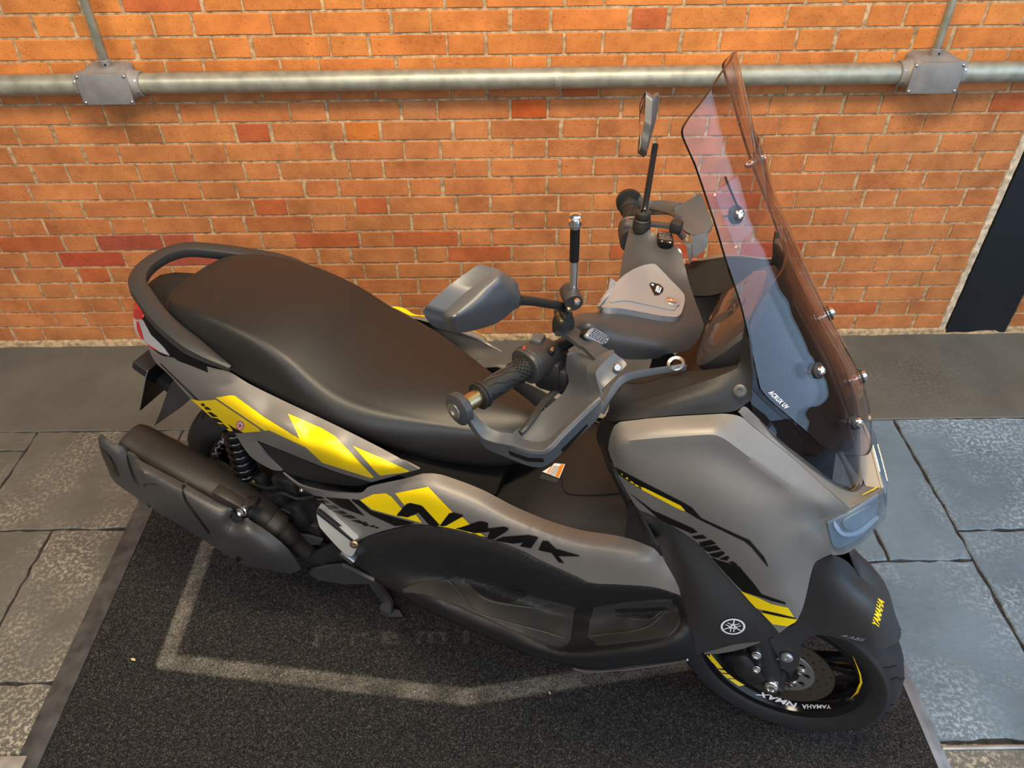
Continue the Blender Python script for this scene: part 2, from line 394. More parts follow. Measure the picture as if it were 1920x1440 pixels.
def floor():
    rng = random.Random(11); V = []; F = []; FM = []
    def slab(x0, x1, y0, y1, mi, h=0., gap=.004, rag=.004):
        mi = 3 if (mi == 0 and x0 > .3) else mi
        n = len(V); x0 += gap; x1 -= gap; y0 += gap; y1 -= gap
        def line(a, b, m):
            out = []
            for k in range(m):
                t = k/m; j = 0 if k == 0 else rng.uniform(-rag, rag)
                nx, ny = (b[1]-a[1]), -(b[0]-a[0]); l = math.hypot(nx, ny) or 1
                out.append((a[0]+(b[0]-a[0])*t+nx/l*j, a[1]+(b[1]-a[1])*t+ny/l*j))
            return out
        mx = max(2, int((x1-x0)/.03)); my = max(2, int((y1-y0)/.03))
        ring = line((x0, y0), (x1, y0), mx)+line((x1, y0), (x1, y1), my)+line((x1, y1), (x0, y1), mx)+line((x0, y1), (x0, y0), my)
        cx, cy = (x0+x1)/2, (y0+y1)/2; m = len(ring)
        sh = lambda p, d: (p[0]+(cx-p[0])/max(abs(cx-p[0]), 1e-3)*min(d, abs(cx-p[0])), p[1]+(cy-p[1])/max(abs(cy-p[1]), 1e-3)*min(d, abs(cy-p[1])))
        for p in ring: V.append((*sh(p, .003), h))
        for p in ring: V.append((*p, h-.003))
        for p in ring: V.append((*p, -.02))
        F.append(tuple(range(n, n+m))); FM.append(mi)
        for r in (0, 1):
            for k in range(m):
                a = n+r*m+k; b_ = n+r*m+(k+1) % m
                F.append((a, a+m, b_+m, b_)); FM.append(mi)
    slab(-4.4, 4.4, 1.888, 2.40, 1, 0, .0005, .002)                    # smooth strip under the wall
    for (x0, x1, y0, y1) in (
        (-2.4, -1.605, 1.797, 1.888), (-2.4, -1.605, 1.464, 1.797), (-1.605, -1.112, 1.464, 1.888),
        (-2.4, -1.367, .979, 1.464), (-1.367, -.62, .979, 1.464), (-2.4, -1.30, .80, .979), (-1.30, -.62, .80, .979),
        (-1.112, -.30, 1.464, 1.888), (-.30, .42, 1.307, 1.888), (.42, 1.0625, 1.307, 1.888), (1.0625, 1.301, 1.307, 1.888),
        (-.62, -.30, 1.307, 1.464), (-.62, .35, .80, 1.307), (.35, 1.301, .80, 1.307), (1.301, 2.1, 1.411, 1.888), (1.301, 2.3, .80, 1.411), (2.1, 3.2, 1.411, 1.888), (2.3, 3.4, .80, 1.411),
        (3.2, 4.3, 1.411, 1.888), (3.4, 4.3, .80, 1.411), (3.4, 4.3, -.6, .797),
        (-4.2, -2.4, 1.3, 1.888), (-4.2, -2.4, .80, 1.3), (-4.2, -1.2, -.6, .797), (-1.2, .1, -.6, .797), (.1, 1.42, -.6, .797), (1.42, 3.4, -.6, .797),
        (-4.2, -.4, -3.5, -.6), (-.4, 4.2, -3.5, -.6)):
        slab(x0, x1, y0, y1, 0)
    n = len(V); V.extend([(-4.4, -3.6, -.006), (4.4, -3.6, -.006), (4.4, 2.4, -.006), (-4.4, 2.4, -.006)]); F.append((n, n+1, n+2, n+3)); FM.append(2)
    me = bpy.data.meshes.new('floor'); me.from_pydata(V, [], F)
    for m in (STONE, CONC, JOINT, STONE_DAYLIT): me.materials.append(m)
    me.polygons.foreach_set('material_index', FM)
    o = bpy.data.objects.new('floor', me); COL.objects.link(o)
    prop(o, kind='structure', label='worn dark stone slabs with a smooth concrete strip along the wall', cat='floor')
floor()

# --------------------------- mat under the scooter
def mat_carpet():
    m, nt, b = new_mat('looped_vinyl'); L = nt.links.new; N = nt.nodes.new
    tcn = N('ShaderNodeTexCoord')
    n = N('ShaderNodeTexNoise'); n.inputs['Scale'].default_value = 245; n.inputs['Detail'].default_value = 3; n.inputs['Roughness'].default_value = .65; n.inputs['Distortion'].default_value = 1.6
    L(tcn.outputs['Object'], n.inputs['Vector'])
    r = N('ShaderNodeValToRGB'); r.color_ramp.elements[0].position = .49; r.color_ramp.elements[1].position = .68
    r.color_ramp.elements[0].color = (.005, .005, .005, 1); r.color_ramp.elements[1].color = (.165, .145, .12, 1)
    L(n.outputs['Fac'], r.inputs[0])
    b.inputs['Roughness'].default_value = .75; b.inputs['Specular IOR Level'].default_value = .3
    at = N('ShaderNodeAttribute'); at.attribute_name = 'print'
    n3 = N('ShaderNodeTexNoise'); n3.inputs['Scale'].default_value = 14; n3.inputs['Detail'].default_value = 4; L(tcn.outputs['Object'], n3.inputs['Vector'])
    mr3 = N('ShaderNodeMapRange'); mr3.inputs[1].default_value = .35; mr3.inputs[2].default_value = .65; mr3.inputs[3].default_value = .35; mr3.inputs[4].default_value = 1
    L(n3.outputs['Fac'], mr3.inputs[0])
    r2 = N('ShaderNodeValToRGB'); r2.color_ramp.elements[0].position = .36; r2.color_ramp.elements[1].position = .60
    r2.color_ramp.elements[0].color = (.015, .013, .011, 1); r2.color_ramp.elements[1].color = (.42, .37, .29, 1)
    L(n.outputs['Fac'], r2.inputs[0])
    mm = N('ShaderNodeMath'); mm.operation = 'MULTIPLY'; L(at.outputs['Fac'], mm.inputs[0]); L(mr3.outputs[0], mm.inputs[1])
    mx = N('ShaderNodeMix'); mx.data_type = 'RGBA'; L(mm.outputs[0], mx.inputs[0]); L(r.outputs[0], mx.inputs[6]); L(r2.outputs[0], mx.inputs[7])
    L(mx.outputs[2], b.inputs['Base Color'])
    bp = N('ShaderNodeBump'); bp.inputs['Strength'].default_value = 1; bp.inputs['Distance'].default_value = .006
    L(n.outputs['Fac'], bp.inputs['Height']); L(bp.outputs[0], b.inputs['Normal'])
    return m
def text_outlines(txt, shear=0., bold=0., track=1.):
    c = bpy.data.curves.new('t', 'FONT'); c.body = txt; c.size = 1; c.shear = shear; c.offset = bold; c.space_character = track; c.resolution_u = 3
    o = bpy.data.objects.new('t', c); COL.objects.link(o); dg = bpy.context.evaluated_depsgraph_get(); dg.update()
    me = bpy.data.meshes.new_from_object(o.evaluated_get(dg))
    v = [(p.co.x, p.co.y) for p in me.vertices]; f = [tuple(p.vertices) for p in me.polygons]
    bpy.data.objects.remove(o, do_unlink=True); bpy.data.curves.remove(c); bpy.data.meshes.remove(me)
    x0 = min(p[0] for p in v); x1 = max(p[0] for p in v); y0 = min(p[1] for p in v); y1 = max(p[1] for p in v)
    return [((p[0]-x0)/(x1-x0), (p[1]-y0)/(y1-y0)) for p in v], f
MX0, MX1, MY0, MY1, MZ = -1.085, .948, .30, 1.775, .012
def floor_mat():
    nx, ny = 406, 295; V = []; F = []
    dx = (MX1-MX0)/nx; dy = (MY1-MY0)/ny
    rng = random.Random(2)
    for i in range(nx+1):
        for j in range(ny+1):
            V.append((MX0+dx*i, MY0+dy*j, MZ+(rng.uniform(-.0022, .0022) if 0 < i < nx and 0 < j < ny else -.004)))
    for i in range(nx):
        for j in range(ny):
            a = i*(ny+1)+j; F.append((a, a+ny+1, a+ny+2, a+1))
    root = bpy.data.objects.new('floor_mat', None); COL.objects.link(root); root.location = (0, 0, 0)
    prop(root, 'black looped door mat with worn printed outline under the scooter', 'mat')
    me = bpy.data.meshes.new('pile'); me.from_pydata(V, [], F); CARPET = mat_carpet(); me.materials.append(CARPET)
    me.polygons.foreach_set('use_smooth', [True]*len(F))
    # the worn print: outline of a badge and two lines of lettering
    def seg_d(p, a, b):
        ax, ay = a; bx, by = b; t = max(0, min(1, ((p[0]-ax)*(bx-ax)+(p[1]-ay)*(by-ay))/((bx-ax)**2+(by-ay)**2)))
        return math.hypot(p[0]-ax-t*(bx-ax), p[1]-ay-t*(by-ay))
    lines = [((-.88, 1.40), (-.88, 1.03)), ((-.88, 1.025), (-.12, .92)), ((-.11, .92), (.62, 1.03)), ((.62, 1.03), (.62, 1.40))]
    pr = np.zeros(len(V), dtype=np.float32)
    for k, v in enumerate(V):
        d = min(seg_d(v, *l) for l in lines)
        pr[k] = max(0, min(1, (.021-d)/.008+.5)) * .85
    lv, lf = text_outlines('Premi', 0, .01, 1.6)
    def stamp(v, f, x0, y0, w, h, k):
        for t in f:
            P_ = [(x0+v[i][0]*w, y0+v[i][1]*h) for i in t]
            xa = min(p[0] for p in P_); xb = max(p[0] for p in P_); ya = min(p[1] for p in P_); yb = max(p[1] for p in P_)
            for i in range(max(0, int((xa-MX0)/dx)), min(nx, int((xb-MX0)/dx)+1)+1):
                for j in range(max(0, int((ya-MY0)/dy)), min(ny, int((yb-MY0)/dy)+1)+1):
                    p = (MX0+dx*i, MY0+dy*j); ins = False
                    for q in range(len(P_)):
                        a, b = P_[q], P_[q-1]
                        if (a[1] > p[1]) != (b[1] > p[1]) and p[0] < (b[0]-a[0])*(p[1]-a[1])/(b[1]-a[1])+a[0]: ins = not ins
                    if ins: pr[i*(ny+1)+j] = max(pr[i*(ny+1)+j], k)
    stamp(lv, lf, -.515, 1.062, .40, .055, .30)
    at = me.attributes.new('print', 'FLOAT', 'POINT'); at.data.foreach_set('value', pr)
    o = bpy.data.objects.new('pile', me); COL.objects.link(o); o.parent = root
    mb = MB(); mb.box(((MX0+MX1)/2, (MY0+MY1)/2, .0045), (MX1-MX0, MY1-MY0, .007)); mb.build('backing', MT['rubber'], root)
    edge = simple('grey_vinyl_edging', (.060, .058, .055), .5, 0, .4, bump=.25, bscale=30, var=.4, vscale=25)
    def ramp(name, a, b, out, m):
        a = Vector(a); b = Vector(b); out = Vector(out); mb = MB(); rows = []
        for t in np.linspace(0, 1, 24):
            p = a.lerp(b, t); rows.append([p+Vector((0, 0, .001)), p+Vector((0, 0, .013)), p+out*.3+Vector((0, 0, .0125)), p+out*.45+Vector((0, 0, .0105)), p+out+Vector((0, 0, .0025)), p+out+Vector((0, 0, .001))])
        mb.loft(rows, True, True); return mb.build(name, m, root, smooth=20)
    ramp('edging', (MX0, .30, 0), (MX0, MY1, 0), (-.062, 0, 0), edge)
    ramp('edging', (MX0-.06, MY1, 0), (MX1+.03, MY1, 0), (0, .055, 0), simple('pale_vinyl_edging', (.12, .11, .095), .5, 0, .4, var=.3, vscale=25))
    ramp('edging', (MX1, .30, 0), (MX1, MY1, 0), (.034, 0, 0), MT['alum_edge'])
MT['alum_edge'] = simple('aluminium_edging', (.34, .35, .36), .42, .7, var=.35, vscale=14)
floor_mat()
# metal threshold bar at the near edge, and bits dropped on the mat
mb = MB(); mb.box((-1.36, .775, .004), (.52, .045, .008), bevel=.002)
o = mb.build('threshold_bar', simple('dull_zinc', (.30, .28, .24), .5, .4, var=.3, vscale=30)); prop(o, 'dull grey metal bar on the floor at lower left beside the mat', 'threshold bar')
mb = MB(); mb.box((1.58, .783, .004), (1.2, .010, .008), bevel=.002)
o = mb.build('threshold_bar', MT['alum_edge']); prop(o, 'thin bright metal bar across the slabs at lower right', 'threshold bar')
LEAF = simple('dry_leaf', (.55, .43, .22), .7)
litter = []
def leaf(x, y, s, rot, label):
    mb = MB(); pts = [(0, -1), (.34, -.55), (.42, 0), (.3, .55), (0, 1), (-.3, .55), (-.42, 0), (-.34, -.55)]
    top = [(a*s, b*s, .0022+.25*abs(a)*s) for a, b in pts]; mb.add(top+[(a, b, c-.0006) for a, b, c in top], [tuple(range(8)), tuple(range(15, 7, -1))]+[(i, (i+1) % 8, 8+(i+1) % 8, 8+i) for i in range(8)])
    o = mb.build('leaf', LEAF, smooth=0); o.location = (x, y, MZ+.001); o.rotation_euler[2] = rot; prop(o, label, 'leaf', 'bits fallen on the mat')
    litter.append(o)
leaf(-1.018+.055, 1.03, .008, 1.2, 'small pale dry leaf on the mat near its left edge')
leaf(.085, .925, .005, .4, 'tiny pale chip on the mat under the scooter belly')

# --------------------------- conduit on the wall
GALV = simple('galvanised_steel', (.31, .30, .235), .42, .5, var=.22, vscale=28, bump=.05, bscale=80)
CAST = simple('cast_zinc_grey', (.23, .215, .20), .55, .2, bump=.12, bscale=300, var=.18, vscale=20)
LID = simple('grey_lid', (.20, .193, .185), .55, .15, bump=.1, bscale=150, var=.15, vscale=25)
PY, PZ, PR = 2.326, 1.003, .0305
def pipe(x0, x1, label):
    mb = MB(); mb.lathe((0, PY, PZ), (1, 0, 0), [(PR-.003, x0), (PR, x0), (PR, x1), (PR-.003, x1)], 40)
    o = mb.build('conduit_pipe', GALV); prop(o, label, 'pipe', 'galvanised pipe along the brick wall'); return o
BX = (-1.176, 1.263)
pipe(-3.6, BX[0]-.075, 'galvanised pipe left of the left junction box')
pc = pipe(BX[0]+.075, BX[1]-.075, 'long galvanised pipe between the two junction boxes')
pipe(BX[1]+.075, 3.6, 'galvanised pipe right of the right junction box')
mb = MB(); cx = .155
mb.lathe((cx, PY, PZ), (1, 0, 0), [(PR, -.011), (PR+.0018, -.011), (PR+.0018, .011), (PR, .011)], 40)
mb.box((cx, PY-PR*.80-.001, PZ-.012), (.021, .004, .004)); mb.box((cx, (PY+WALL_Y)/2+.008, PZ-PR-.004), (.021, .03, .003))
ck = mb.build('pipe_clamp', GALV); prop(ck, 'narrow metal clamp strap on the long wall pipe', 'clamp')
def junction_box(x, tag_):
    root = bpy.data.objects.new('junction_box', None); COL.objects.link(root); root.location = (x, WALL_Y, PZ)
    prop(root, f'grey cast metal junction box on the wall pipe at {tag_}', 'junction box', 'junction boxes on the wall pipe')
    y0 = PY-WALL_Y
    mb = MB(); rings = []
    for yy, w_, h_ in ((-.004, .066, .052), (-.05, .069, .052), (-.07, .069, .046), (-.082, .066, .0425), (-.088, .074, .0435)):
        ring = []
        for k in range(32):
            q = 2*math.pi*k/32; c, s = math.cos(q), math.sin(q)
            ring.append((math.copysign(abs(c)**.28, c)*w_, yy, math.copysign(abs(s)**.28, s)*h_))
        rings.append(ring)
    mb.loft(rings); mb.build('body', CAST, root)
    for sg in (-1, 1):
        mb = MB(); mb.lathe((0, y0, 0), (sg, 0, 0), [(.046, .058), (.043, .070), (.0375, .078), (.036, .094), (.0325, .096), (.0305, .094)], 36); c = mb.build('collar', CAST, root)
        for a in (-.4, .55):
            mb = MB(); mb.lathe((sg*.088, y0-.0365*math.cos(a), .0365*math.sin(a)), (0, -math.cos(a), math.sin(a)), [(0, .0018), (.0032, .0016), (.0036, -.002)], 10)
            mb.build('screw', MT['steel'], c)
    mb = MB(); mb.box((0, -.0905, .0), (.150, .005, .088), bevel=.002); lid = mb.build('lid', LID, root)
    for a in (-1, 1):
        for b_ in (-1, 1):
            mb = MB(); mb.lathe((a*.068, -.093, b_*.037), (0, -1, 0), [(0.0046, 0), (.0046, .0015), (.003, .003), (0, .0034)], 12); mb.build('screw', MT['steel'], lid)
    return root
junction_box(BX[0], 'left'); junction_box(BX[1], 'right')
def riser(x, flat, label):
    mb = MB()
    if flat: mb.box((x, WALL_Y-.045, PZ+.055+.9), (.024, .014, 1.8), bevel=.003)
    else: mb.tube([(x, WALL_Y-.045, PZ+.05), (x, WALL_Y-.045, 2.85)], .0115, 20)
    o = mb.build('conduit_riser', GALV); prop(o, label, 'conduit', 'risers above the junction boxes')
    mb = MB(); mb.lathe((x, WALL_Y-.045, PZ+.048), (0, 0, 1), [(.0155, 0), (.0155, .022), (.013, .024)], 20); c = mb.build('socket', CAST, o)
    mb = MB(); mb.lathe((x+.004, WALL_Y-.0605, PZ+.060), (0, -1, 0), [(.0035, -.001), (.0035, .001), (0, .0015)], 10); mb.build('screw', MT['engine'], c)
riser(BX[0]+.006, True, 'flat grey conduit rising from the left junction box')
riser(BX[1]-.002, False, 'round grey conduit rising from the right junction box')
# ------------------------------------------------------------------ the scooter: its own frame
# x forward from the rear axle, lateral s positive to the right side (the viewer's side), z up
HEAD = R(-23.5)
FWD = Vector((math.cos(HEAD), math.sin(HEAD), 0)); RGT = Vector((math.sin(HEAD), -math.cos(HEAD), 0))
ORG = Vector((.593, .893, 0)) - 1.34*FWD
BIKE = bpy.data.objects.new('motor_scooter', None); COL.objects.link(BIKE)
BIKE.location = ORG; BIKE.rotation_euler = (0, 0, HEAD)
prop(BIKE, 'matte grey maxi scooter with yellow and black graphics standing on the black mat', 'motor scooter')
def sight(px, py):
    """direction of the sight line through a point of the photograph"""
    return CR*((px-960)/CAM_F) - CU*((py-720)/CAM_F) + CF
def P(px, py, s):
    """point of the scooter at lateral offset s that the photo shows at (px, py), in scooter coordinates"""
    d = sight(px, py); t = ((ORG-CAM).dot(RGT)+s)/d.dot(RGT); q = CAM+d*t-ORG
    return Vector((q.dot(FWD), -s, q.z))
def L(x, s, z): return Vector((x, -s, z))
def to_local(v): return Vector((v.dot(FWD), -v.dot(RGT), v.z))
CAML = to_local(CAM-ORG)
def proj(v):
    q = ORG+FWD*v.x-RGT*v.y*1.0+Vector((0, 0, v.z))-CAM
    return 960+CAM_F*q.dot(CR)/q.dot(CF), 720-CAM_F*q.dot(CU)/q.dot(CF)

def tps(ctrl, n_edge=10**6, soft=.03):
    c = np.array(ctrl, float); X = c[:, :2]/100; y = c[:, 2]; n = len(c)
    d = np.linalg.norm(X[:, None]-X[None], axis=2); K = np.where(d > 0, d*d*np.log(d+1e-12), 0)
    A = np.zeros((n+3, n+3)); A[:n, :n] = K+np.diag(np.where(np.arange(n) < n_edge, 2e-3, soft)); A[:n, n] = 1; A[:n, n+1:] = X; A[n, :n] = 1; A[n+1:, :n] = X.T
    w = np.linalg.solve(A, np.concatenate([y, [0, 0, 0]]))
    def f(p):
        p = np.array(p, float)/100; d = np.linalg.norm(p[:, None]-X[None], axis=2)
        return np.where(d > 0, d*d*np.log(d+1e-12), 0) @ w[:n]+w[n]+p @ w[n+1:]
    return f
def fill(poly, step, lines=()):
    """triangulate a 2-D polygon with inner points about step apart, its edges following the feature lines"""
    p = np.array(poly, float); m = len(p); pts = [Vector(q[:2]) for q in p]
    lo = p.min(0); hi = p.max(0); inner = []
    xs = np.arange(lo[0]+step*.5, hi[0], step); row = 0
    for y in np.arange(lo[1]+step*.5, hi[1], step*.87):
        row += 1
        for x in xs + (step*.5 if row % 2 else 0):
            ins = False; dm = 1e9
            a = p; b = np.roll(p, 1, axis=0)
            cr = ((a[:, 1] > y) != (b[:, 1] > y))
            with np.errstate(divide='ignore', invalid='ignore'):
                xx = (b[:, 0]-a[:, 0])*(y-a[:, 1])/(b[:, 1]-a[:, 1])+a[:, 0]
            if np.count_nonzero(cr & (x < xx)) % 2 == 0: continue
            ab = b-a; t = np.clip(((x-a[:, 0])*ab[:, 0]+(y-a[:, 1])*ab[:, 1])/np.maximum((ab**2).sum(1), 1e-9), 0, 1)
            if np.min(np.hypot(a[:, 0]+t*ab[:, 0]-x, a[:, 1]+t*ab[:, 1]-y)) < step*.45: continue
            inner.append(Vector((x, y)))
    ed = [(i, (i+1) % m) for i in range(m)]
    if lines:
        seg = np.array([(*a, *b) for l in lines for a, b in zip(l[:-1], l[1:])], float)
        ab = seg[:, 2:]-seg[:, :2]; l2 = np.maximum((ab**2).sum(1), 1e-9); keep_ = []
        for q in inner:
            t = np.clip(((q.x-seg[:, 0])*ab[:, 0]+(q.y-seg[:, 1])*ab[:, 1])/l2, 0, 1)
            if np.min(np.hypot(seg[:, 0]+t*ab[:, 0]-q.x, seg[:, 1]+t*ab[:, 1]-q.y)) > step*.5: keep_.append(q)
        inner = keep_; n0 = len(pts)
        for l in lines:
            k = len(pts); pts += [Vector(q) for q in l]; ed += [(k+i, k+i+1) for i in range(len(l)-1)]
    v, e, f, ov, oe, of = delaunay_2d_cdt(pts+inner, ed, [], 1, 1e-5)
    return v, f
def shell(v, f, thick, view=None):
    """give a surface real thickness behind it (away from the viewer's side)"""
    v = [Vector(p) for p in v]; view = view or CAML
    ff = []
    for t in f:
        n = (v[t[1]]-v[t[0]]).cross(v[t[2]]-v[t[0]])
        ff.append(tuple(t) if n.dot(view-v[t[0]]) >= 0 else tuple(reversed(t)))
    nn = [Vector() for _ in v]; cnt = {}
    for t in ff:
        n = (v[t[1]]-v[t[0]]).cross(v[t[2]]-v[t[0]])
        for i in t: nn[i] += n
        for i in range(len(t)):
            k = (t[i], t[(i+1) % len(t)]); cnt[k] = 1
    m = len(v); back = [p-(n.normalized() if n.length > 0 else Vector((0, 0, 1)))*thick for p, n in zip(v, nn)]
    out = ff+[tuple(i+m for i in reversed(t)) for t in ff]
    for (a, b) in cnt:
        if (b, a) not in cnt: out.append((a, a+m, b+m, b))
    return v+back, out
def flip_side(v): return [Vector((p[0], -p[1], p[2])) for p in v]
SURF = {}
def panel(name, outline, ctrl, mat, parent=None, thick=.004, step=11, mirror=True, smooth=38, curve=True, key=None, dens=9, soft=.03):
    """body panel: traced outline (px, py, s) plus inner points (px, py, s), as a smooth surface with thickness"""
    ol = catmull(outline, dens, True) if curve else [np.array(q[:3], float) for q in outline]
    con = [tuple(q[:3]) for q in ol[::2]]; n_edge = len(con)
    for q in ctrl:
        if isinstance(q, list): con += [tuple(a[:3]) for a in catmull(q, 12)]
        else: con.append(tuple(q[:3]))
    lines = [[tuple(a[:2]) for a in catmull(q, max(5, step*.8))] for q in ctrl if isinstance(q, list)]
    fs = tps(con, n_edge, soft); v2, f = fill([q[:2] for q in ol], step, lines)
    xy = np.array([[p.x, p.y] for p in v2]); s = fs(xy)
    V = [P(x, y, ss) for (x, y), ss in zip(xy, s)]
    SURF[key or name] = (V, [tuple(t) for t in f])
    v, ff = shell(V, f, thick)
    o = add_obj(name, v, ff, mat, parent or BIKE, smooth)
    if mirror:
        add_obj(name, flip_side(v), [tuple(reversed(t)) for t in ff], mat, parent or BIKE, smooth)
    return o
def bvh(keys):
    V = []; F = []
    for k in keys:
        v, f = SURF[k]; n = len(V); V += list(v); F += [tuple(i+n for i in t) for t in f]
    return BVHTree.FromPolygons(V, F)
def keep(o, key):
    SURF[key] = ([v.co.copy() for v in o.data.vertices], [tuple(p.vertices) for p in o.data.polygons])
def finer(poly, step):
    out = []
    for a, b in zip(poly, list(poly[1:])+[poly[0]]):
        k = max(1, int(math.hypot(b[0]-a[0], b[1]-a[1])/step))
        out += [(a[0]+(b[0]-a[0])*i/k, a[1]+(b[1]-a[1])*i/k) for i in range(k)]
    return out
def stick(name, polys, keys, mat, parent, off=.0011, step=4.5, tris=None, mirror=False):
    """vinyl cut to traced outlines and laid on the surface it sits on"""
    bt = bvh(keys); V = []; F = []; last = None; off = off
    for k, poly in enumerate(polys):
        v2, f = fill(finer(poly, step), step) if tris is None else tris[k]
        n = len(V); ok = True; tmp = []
        for p in v2:
            q = P(p[0], p[1], 0); d = (q-CAML).normalized()
            hit, nrm, i, dist = bt.ray_cast(CAML, d)
            if hit is None:
                hit, nrm, i, dist = bt.find_nearest(CAML+d*(last or 1.9))
            last = (hit-CAML).length
            if nrm.dot(d) > 0: nrm = -nrm
            tmp.append(hit+nrm*off)
        V += tmp
        for t in f:
            t = [i+n for i in t]; nr = (V[t[1]]-V[t[0]]).cross(V[t[2]]-V[t[0]])
            F.append(tuple(t) if nr.dot(CAML-V[t[0]]) > 0 else tuple(reversed(t)))
    o = add_obj(name, V, F, mat, parent, 40)
    if mirror: add_obj(name, flip_side(V), [tuple(reversed(t)) for t in F], mat, parent, 40)
    return o
def quad_map(c):
    """(u, v) -> pixel, corners c = bottom-left, bottom-right, top-right, top-left"""
    a, b, d, e = [np.array(p, float) for p in c]
    return lambda u, v: tuple((a*(1-u)+b*u)*(1-v)+(e*(1-u)+d*u)*v)
def letter(name, txt, corners, keys, mat, parent, shear=0., bold=.012, track=1., off=.001):
    v, f = text_outlines(txt, shear, bold, track); q = quad_map(corners)
    return stick(name, [None], keys, mat, parent, off, tris=[([q(*p) for p in v], f)])

# ------------------------------------------------------------------ seat
def seat():
    st = [  # x, half width, top z, lower z, crown drop at the edge
        (-.085, .060, .866, .850, .004), (-.075, .088, .877, .846, .006), (-.045, .118, .890, .838, .008), (.03, .144, .901, .822, .010), (.12, .156, .900, .794, .012),
        (.20, .163, .888, .771, .014), (.27, .170, .862, .758, .014), (.33, .175, .826, .750, .014), (.39, .176, .802, .741, .014), (.46, .166, .787, .720, .016),
        (.53, .144, .776, .694, .019), (.60, .116, .766, .671, .022), (.66, .091, .758, .660, .024), (.71, .067, .750, .660, .022), (.74, .044, .740, .662, .016), (.758, .022, .726, .670, .008)]
    xs = np.array([q[0] for q in st]); A = np.array(st)
    X = np.concatenate([np.linspace(-.085, -.03, 9), np.linspace(-.02, .70, 60), np.linspace(.705, .765, 12)])
    def smooth(c):
        pts = catmull([tuple(r_) for r_ in np.stack([xs, A[:, c], np.zeros(len(xs))], 1)], 12)
        q = np.array(pts); return np.interp(X, q[:, 0], q[:, 1])
    Wd, Zt, Zl, Dr = [smooth(c) for c in (1, 2, 3, 4)]
    rings = []
    for x, w_, zt, zl, dr in zip(X, Wd, Zt, Zl, Dr):
        ring = []; h = zt-zl
        half = []
        for k in range(25):                       # top centre to lower edge
            q = k/24
            if q < .55:
                u = q/.55; y = w_*.78*u; z = zt-dr*u*u
            else:
                u = (q-.55)/.45*math.pi/2
                y = w_*(.78+.22*math.sin(u)); z = zt-dr-(h-dr)*(1-math.cos(u))**.9
            half.append((y, z))
        half.append((w_*.97, zl-.012)); half.append((w_*.90, zl-.016))
        ring = [L(x, y, z) for y, z in half]+[L(x, -y, z) for y, z in reversed(half[1:])]
        rings.append(ring)
    mb = MB(); mb.loft(rings); o = mb.build('seat', MT['seat'], BIKE, smooth=50); keep(o, 'seat')
    return o
SEAT = seat()
# dark body under the seat that closes the gap between seat and side panels
mb = MB(); rings = []
for x, w_, zt, zl in ((-.16, .085, .80, .70), (-.05, .125, .80, .66), (.1, .148, .75, .60), (.25, .160, .725, .54), (.40, .170, .70, .52), (.55, .158, .645, .50), (.64, .120, .610, .48), (.70, .09, .59, .46)):
    rings.append([L(x, a*w_, z) for a, z in ((1.11, zt), (.97, zl), (.6, zl-.03), (-.6, zl-.03), (-.97, zl), (-1.11, zt), (-.6, zt+.02), (.6, zt+.02))])
mb.loft(rings); mb.build('frame_cover', MT['void'], BIKE, smooth=40)

# ------------------------------------------------------------------ rear side panels
def widen(pts, k):      # the tail is at its widest over the rear wheel
    return [(q[0], q[1], q[2]+k*max(0., min(1., (q[0]-370)/120)), *q[3:]) for q in pts]
o_side = panel('side_panel', widen([
    (279, 653, .098, 'c'), (299, 668, .115), (318, 671, .125), (352, 677, .135), (400, 690, .148), (430, 698, .153), (472, 722, .158), (535, 753, .166), (629, 797, .178), (722, 844, .186), (786, 880, .187, 'c')], .012) + widen([
    (697, 904, .184, 'c'), (640, 888, .180), (597, 872, .176), (535, 847, .170), (474, 823, .164, 'c'), (490, 841, .160), (504, 859, .156), (529, 883, .154, 'c'), (509, 880, .150), (476, 861, .146), (458, 841, .144), (438, 810, .144),
    (424, 805, .143), (358, 748, .130), (318, 704, .112), (294, 682, .102), (283, 665, .098)], .012),
    [widen([(327, 683, .131), (345, 696, .145), (365, 711, .160), (385, 728, .169), (406, 744, .176), (432, 765, .183), (458, 786, .187), (480, 800, .189), (503, 812, .191), (530, 826, .193), (560, 842, .195), (600, 858, .197), (640, 873, .198), (690, 884, .198), (740, 884, .194)], .024),
     *widen([(420, 715, .162), (500, 770, .179), (580, 810, .190), (660, 845, .195)], .018)], MT['grey'], step=9)
panel('side_cover', [(476, 826, .166, 'c'), (535, 849, .173), (597, 874, .179), (640, 890, .184), (695, 905, .188, 'c'), (660, 911, .179), (597, 903, .170), (551, 891, .163), (530, 884, .160, 'c'), (505, 860, .162)],
      [(560, 876, .170), (530, 865, .166)], MT['dark'], thick=.006)
